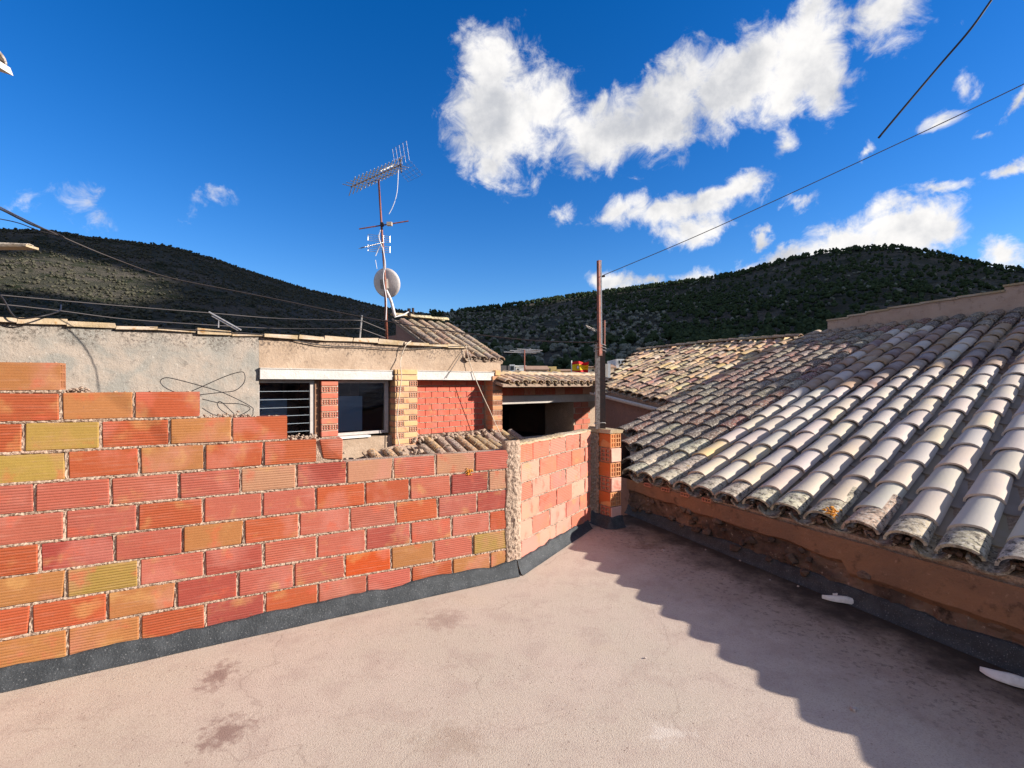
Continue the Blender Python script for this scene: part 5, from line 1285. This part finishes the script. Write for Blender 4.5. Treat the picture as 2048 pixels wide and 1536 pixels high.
far_house('far yellow house gable beyond the loft roof', 1095, 1113, 733, 770, 58, 'house_yellow', None, 0, [(1098, 1101, 737, 742)])
far_house('far tan tiled house roof beyond the loft roof', 1056, 1094, 741, 770, 52, 'house_cream', 'house_roof', 9)
far_house('far small yellow annex beside the yellow gable', 1114, 1121, 739, 770, 56, 'house_yellow')
far_house('far red roofed house behind the waving flag', 1122, 1142, 743, 770, 66, 'house_cream', 'house_roof', 4)
far_house('far white house right of the flag', 1178, 1197, 736, 770, 64, 'house_white', 'house_roof', 3, [(1184, 1188, 739, 742)])
far_house('far brown roofed house behind the post', 1204, 1228, 736, 770, 60, 'house_cream', 'house_roof', 9)
far_house('far little white block above the golden roof', 1233, 1249, 718, 770, 62, 'house_white', None, 0, [(1237, 1240, 721, 727), (1243, 1246, 721, 727)])
far_house('far white chimney block beside the brown roof', 1216, 1221, 727, 770, 57, 'house_white')
FY = 26.0
fg = thing('flag', at(1144, 745, FY), 'waving red and yellow flag with emblem on a pole', 'flag')
b = MB(); b.tube([at(1143, 790, FY), at(1143, 721, FY)], .03, 6); b.obj('flagpole', 'aluminium', fg)
me = bpy.data.meshes.new('cloth'); nx, ny = 24, 12; vs, uvs = [], []
for i in range(nx + 1):
    for j in range(ny + 1):
        u, v = i / nx, j / ny; p = at(1143.5 + 33 * u, 746 - 22 * v - 3 * u * (v - .3) + 5.5 * math.sin(u * 5.5 + .4) * (-.6 if v > .5 else .35) * u, FY); p.y += .16 * math.sin(u * 9 + v * 1.5) * (u + .15); vs.append(tuple(p)); uvs.append((u, v))
fs = [(i * (ny + 1) + j, (i + 1) * (ny + 1) + j, (i + 1) * (ny + 1) + j + 1, i * (ny + 1) + j + 1) for i in range(nx) for j in range(ny)]
me.from_pydata(vs, [], fs); uvl = me.uv_layers.new(name='UVMap')
for lp_ in me.loops: uvl.data[lp_.index].uv = uvs[lp_.vertex_index]
me.materials.append(MAT['flag_cloth']); smoothmesh(me); link(bpy.data.objects.new('cloth', me), fg)

# ------------------------------------------------------------------ eaves poking in at the left edge
EH = thing('tall_house', (-4.6, .6, -.36), 'tall plastered house whose eave corner pokes in at the left edge', 'house')
b = MB(); b.box((-4.5, -.3, 1.6), (2.2, 6.2, 3.6)); b.obj('wall', 'warm_plaster', EH)
b = MB(); e1, e2, e3 = at(27, 152, 3.0), at(12, 131, 3.0), at(4, 122, 3.0)
za, zb = e1.z, e1.z + .05
b.add([(e1.x, e1.y, za), (e1.x, -3.6, za), (-5.8, -3.6, za + .9), (-5.8, e1.y, za + .9), (e1.x - .02, e1.y, zb), (e1.x - .02, -3.6, zb), (-5.8, -3.6, zb + .9), (-5.8, e1.y, zb + .9)], [(0, 3, 2, 1), (4, 5, 6, 7), (0, 1, 5, 4), (1, 2, 6, 5), (2, 3, 7, 6), (3, 0, 4, 7)])
rf5 = b.obj('roof', 'white_beam', EH)
a5 = Vector((0, -.21, 0)); b5 = Vector((-.32, 0, .098))
tilefield(rf5, Vector((e1.x - .045, e1.y - .06, zb + .085)), a5, b5, .3, [(k, j) for k in range(0, 30) for j in range(0, 8)], lambda k, j: (RND.choice(COVO), vary((.52, .46, .40), .1)), limit=6, pans='joined')
ev2 = thing('low_roof', at(-60, 500, 4.6), 'pale tiled edge of a lower roof poking in at the left edge', 'roof')
pe = at(52, 488, 4.45); b = MB(); b.box((pe.x - 1.3, pe.y + .06, pe.z - .012), (2.6, .12, .02)); rb6 = b.obj('roof_deck', 'capping', ev2)
for i in range(3): inst('cover_tile', COVO[i], ev2, Matrix.Translation((pe.x - .0 - .36 * i, pe.y + .04, pe.z + .012 + .03 * i)) @ Matrix.Rotation(rad(90), 4, 'Z') @ Matrix.Rotation(rad(3), 4, 'X') @ Matrix.Diagonal((.45, 1, .45, 1)), (.56, .46, .36))
b = MB(); b.box((pe.x - 1.95, pe.y + .35, pe.z / 2 - 2.2), (1.7, .6, pe.z + 4.2)); b.obj('wall', 'brown_plaster', ev2)

# ------------------------------------------------------------------ bits lying about the terrace
def onfloor(x, y):
    r = ray(x, y); t = 1.0
    for _ in range(20): P = CAM + r * t; t += (P.z - fl(P.y)) / max(1e-6, .0 + (-r.z)) * 1.0
    return CAM + r * t
def shard(label, px, L, w_, rot, tilt=0, colr=None):
    b = MB(); n = 9; m_ = 5; c = onfloor(*px)
    for s_ in (0, 1):
        for i in range(n + 1):
            u = i / n - .5; hw = w_ * (1 - (2 * abs(u)) ** 2.2) + .004
            for j in range(m_ + 1):
                v = (j / m_ - .5) * 2; b.v.append((u * L, v * hw + .15 * w_ * math.sin(u * 7), .028 * (1 - v * v) * (1 - abs(u)) + .003 - s_ * .006 + RND.uniform(-.001, .001)))
    o_ = (n + 1) * (m_ + 1)
    for i in range(n):
        for j in range(m_):
            q = (i * (m_ + 1) + j, (i + 1) * (m_ + 1) + j, (i + 1) * (m_ + 1) + j + 1, i * (m_ + 1) + j + 1); b.f += [q, tuple(o_ + t for t in q)[::-1]]
    o = b.obj('tile_shard', 'shard_white', None, Matrix.Translation(c + Vector((0, 0, .012))) @ Matrix.Rotation(rad(rot), 4, 'Z') @ Matrix.Rotation(rad(tilt), 4, 'X'), smooth=True); return tag(o, label, 'shard')
shard('long thin white shard lying in the shade by the house foot', (1688, 1207), .21, .017, -27)
shard('broad white curved shard beside the black upstand', (2025, 1368), .20, .034, -52)
shard('thin brown splinter lying on the long white shard', (1690, 1200), .12, .008, -20)
for i, px in enumerate([(1326, 1102), (1397, 1086), (1411, 1100), (1480, 1122), (1490, 1122), (1596, 1173), (1706, 1420), (1540, 1160), (1300, 1140), (1290, 1317), (1470, 1305), (1337, 1192)]):
    b = MB(); c = onfloor(*px); s = (.011, .006, .006, .008, .006, .007, .012, .005, .005, .006, .004, .004)[i]; rubble(b, lambda: Vector((c.x, c.y, c.z + s * .4)), 1, s, s * 1.1)
    tag(b.obj('pebble', 'pebble'), 'small pale pebble lying on the terrace concrete', 'pebble', 'pebbles on the terrace')
# a pale tile flake on the old part of the roof
b = MB(); c = at(1512, 749, 5.2)
P = RP0; r = ray(1512, 749); n_r = RZ; c = CAM + r * ((RP0 - CAM).dot(n_r) / r.dot(n_r)) + RZ * .01
rubble(b, lambda: Vector((0, 0, 0)), 1, .035, .04); o = b.obj('pale_flake', 'shard_white', None, Matrix.Translation(c) @ basis(RX, RY, RZ, (0, 0, 0)) @ Matrix.Diagonal((1, 1, .25, 1))); tag(o, 'pale flake lying among the dark old tiles', 'flake')
print('objects', len(bpy.data.objects))

# ------------------------------------------------------------------ unseen cloud added to shade the hills, gap left for a sunlit patch (right of the view, towards the sun)
cb = MB(); rc = random.Random(3)
X0 = 1500.0
for q in range(260):
    yp = rc.uniform(150, 800); wq = rc.uniform(-190, 300); rr = rc.uniform(40, 85)
    if yp - rr < 95: yp = 95 + rr
    if math.hypot(yp - 262, wq - 172) < rr + 34: continue
    dx = rc.uniform(-150, 150); Xq = X0 + dx
    bm = bmesh.new(); bmesh.ops.create_icosphere(bm, subdivisions=2, radius=rr)
    c = Vector((Xq, yp + Xq * SDIR.y / SDIR.x, wq + Xq * SDIR.z / SDIR.x))
    cb.add([c + v.co * rc.uniform(.85, 1.15) for v in bm.verts], [tuple(v.index for v in f.verts) for f in bm.faces]); bm.free()
simple('cloud_white', (0.85, 0.85, 0.86), 1.0, spec=0.0)
tag(cb.obj('cloud', 'cloud_white', smooth=True), 'large white cloud added out of view towards the sun to shade the hills', 'cloud')
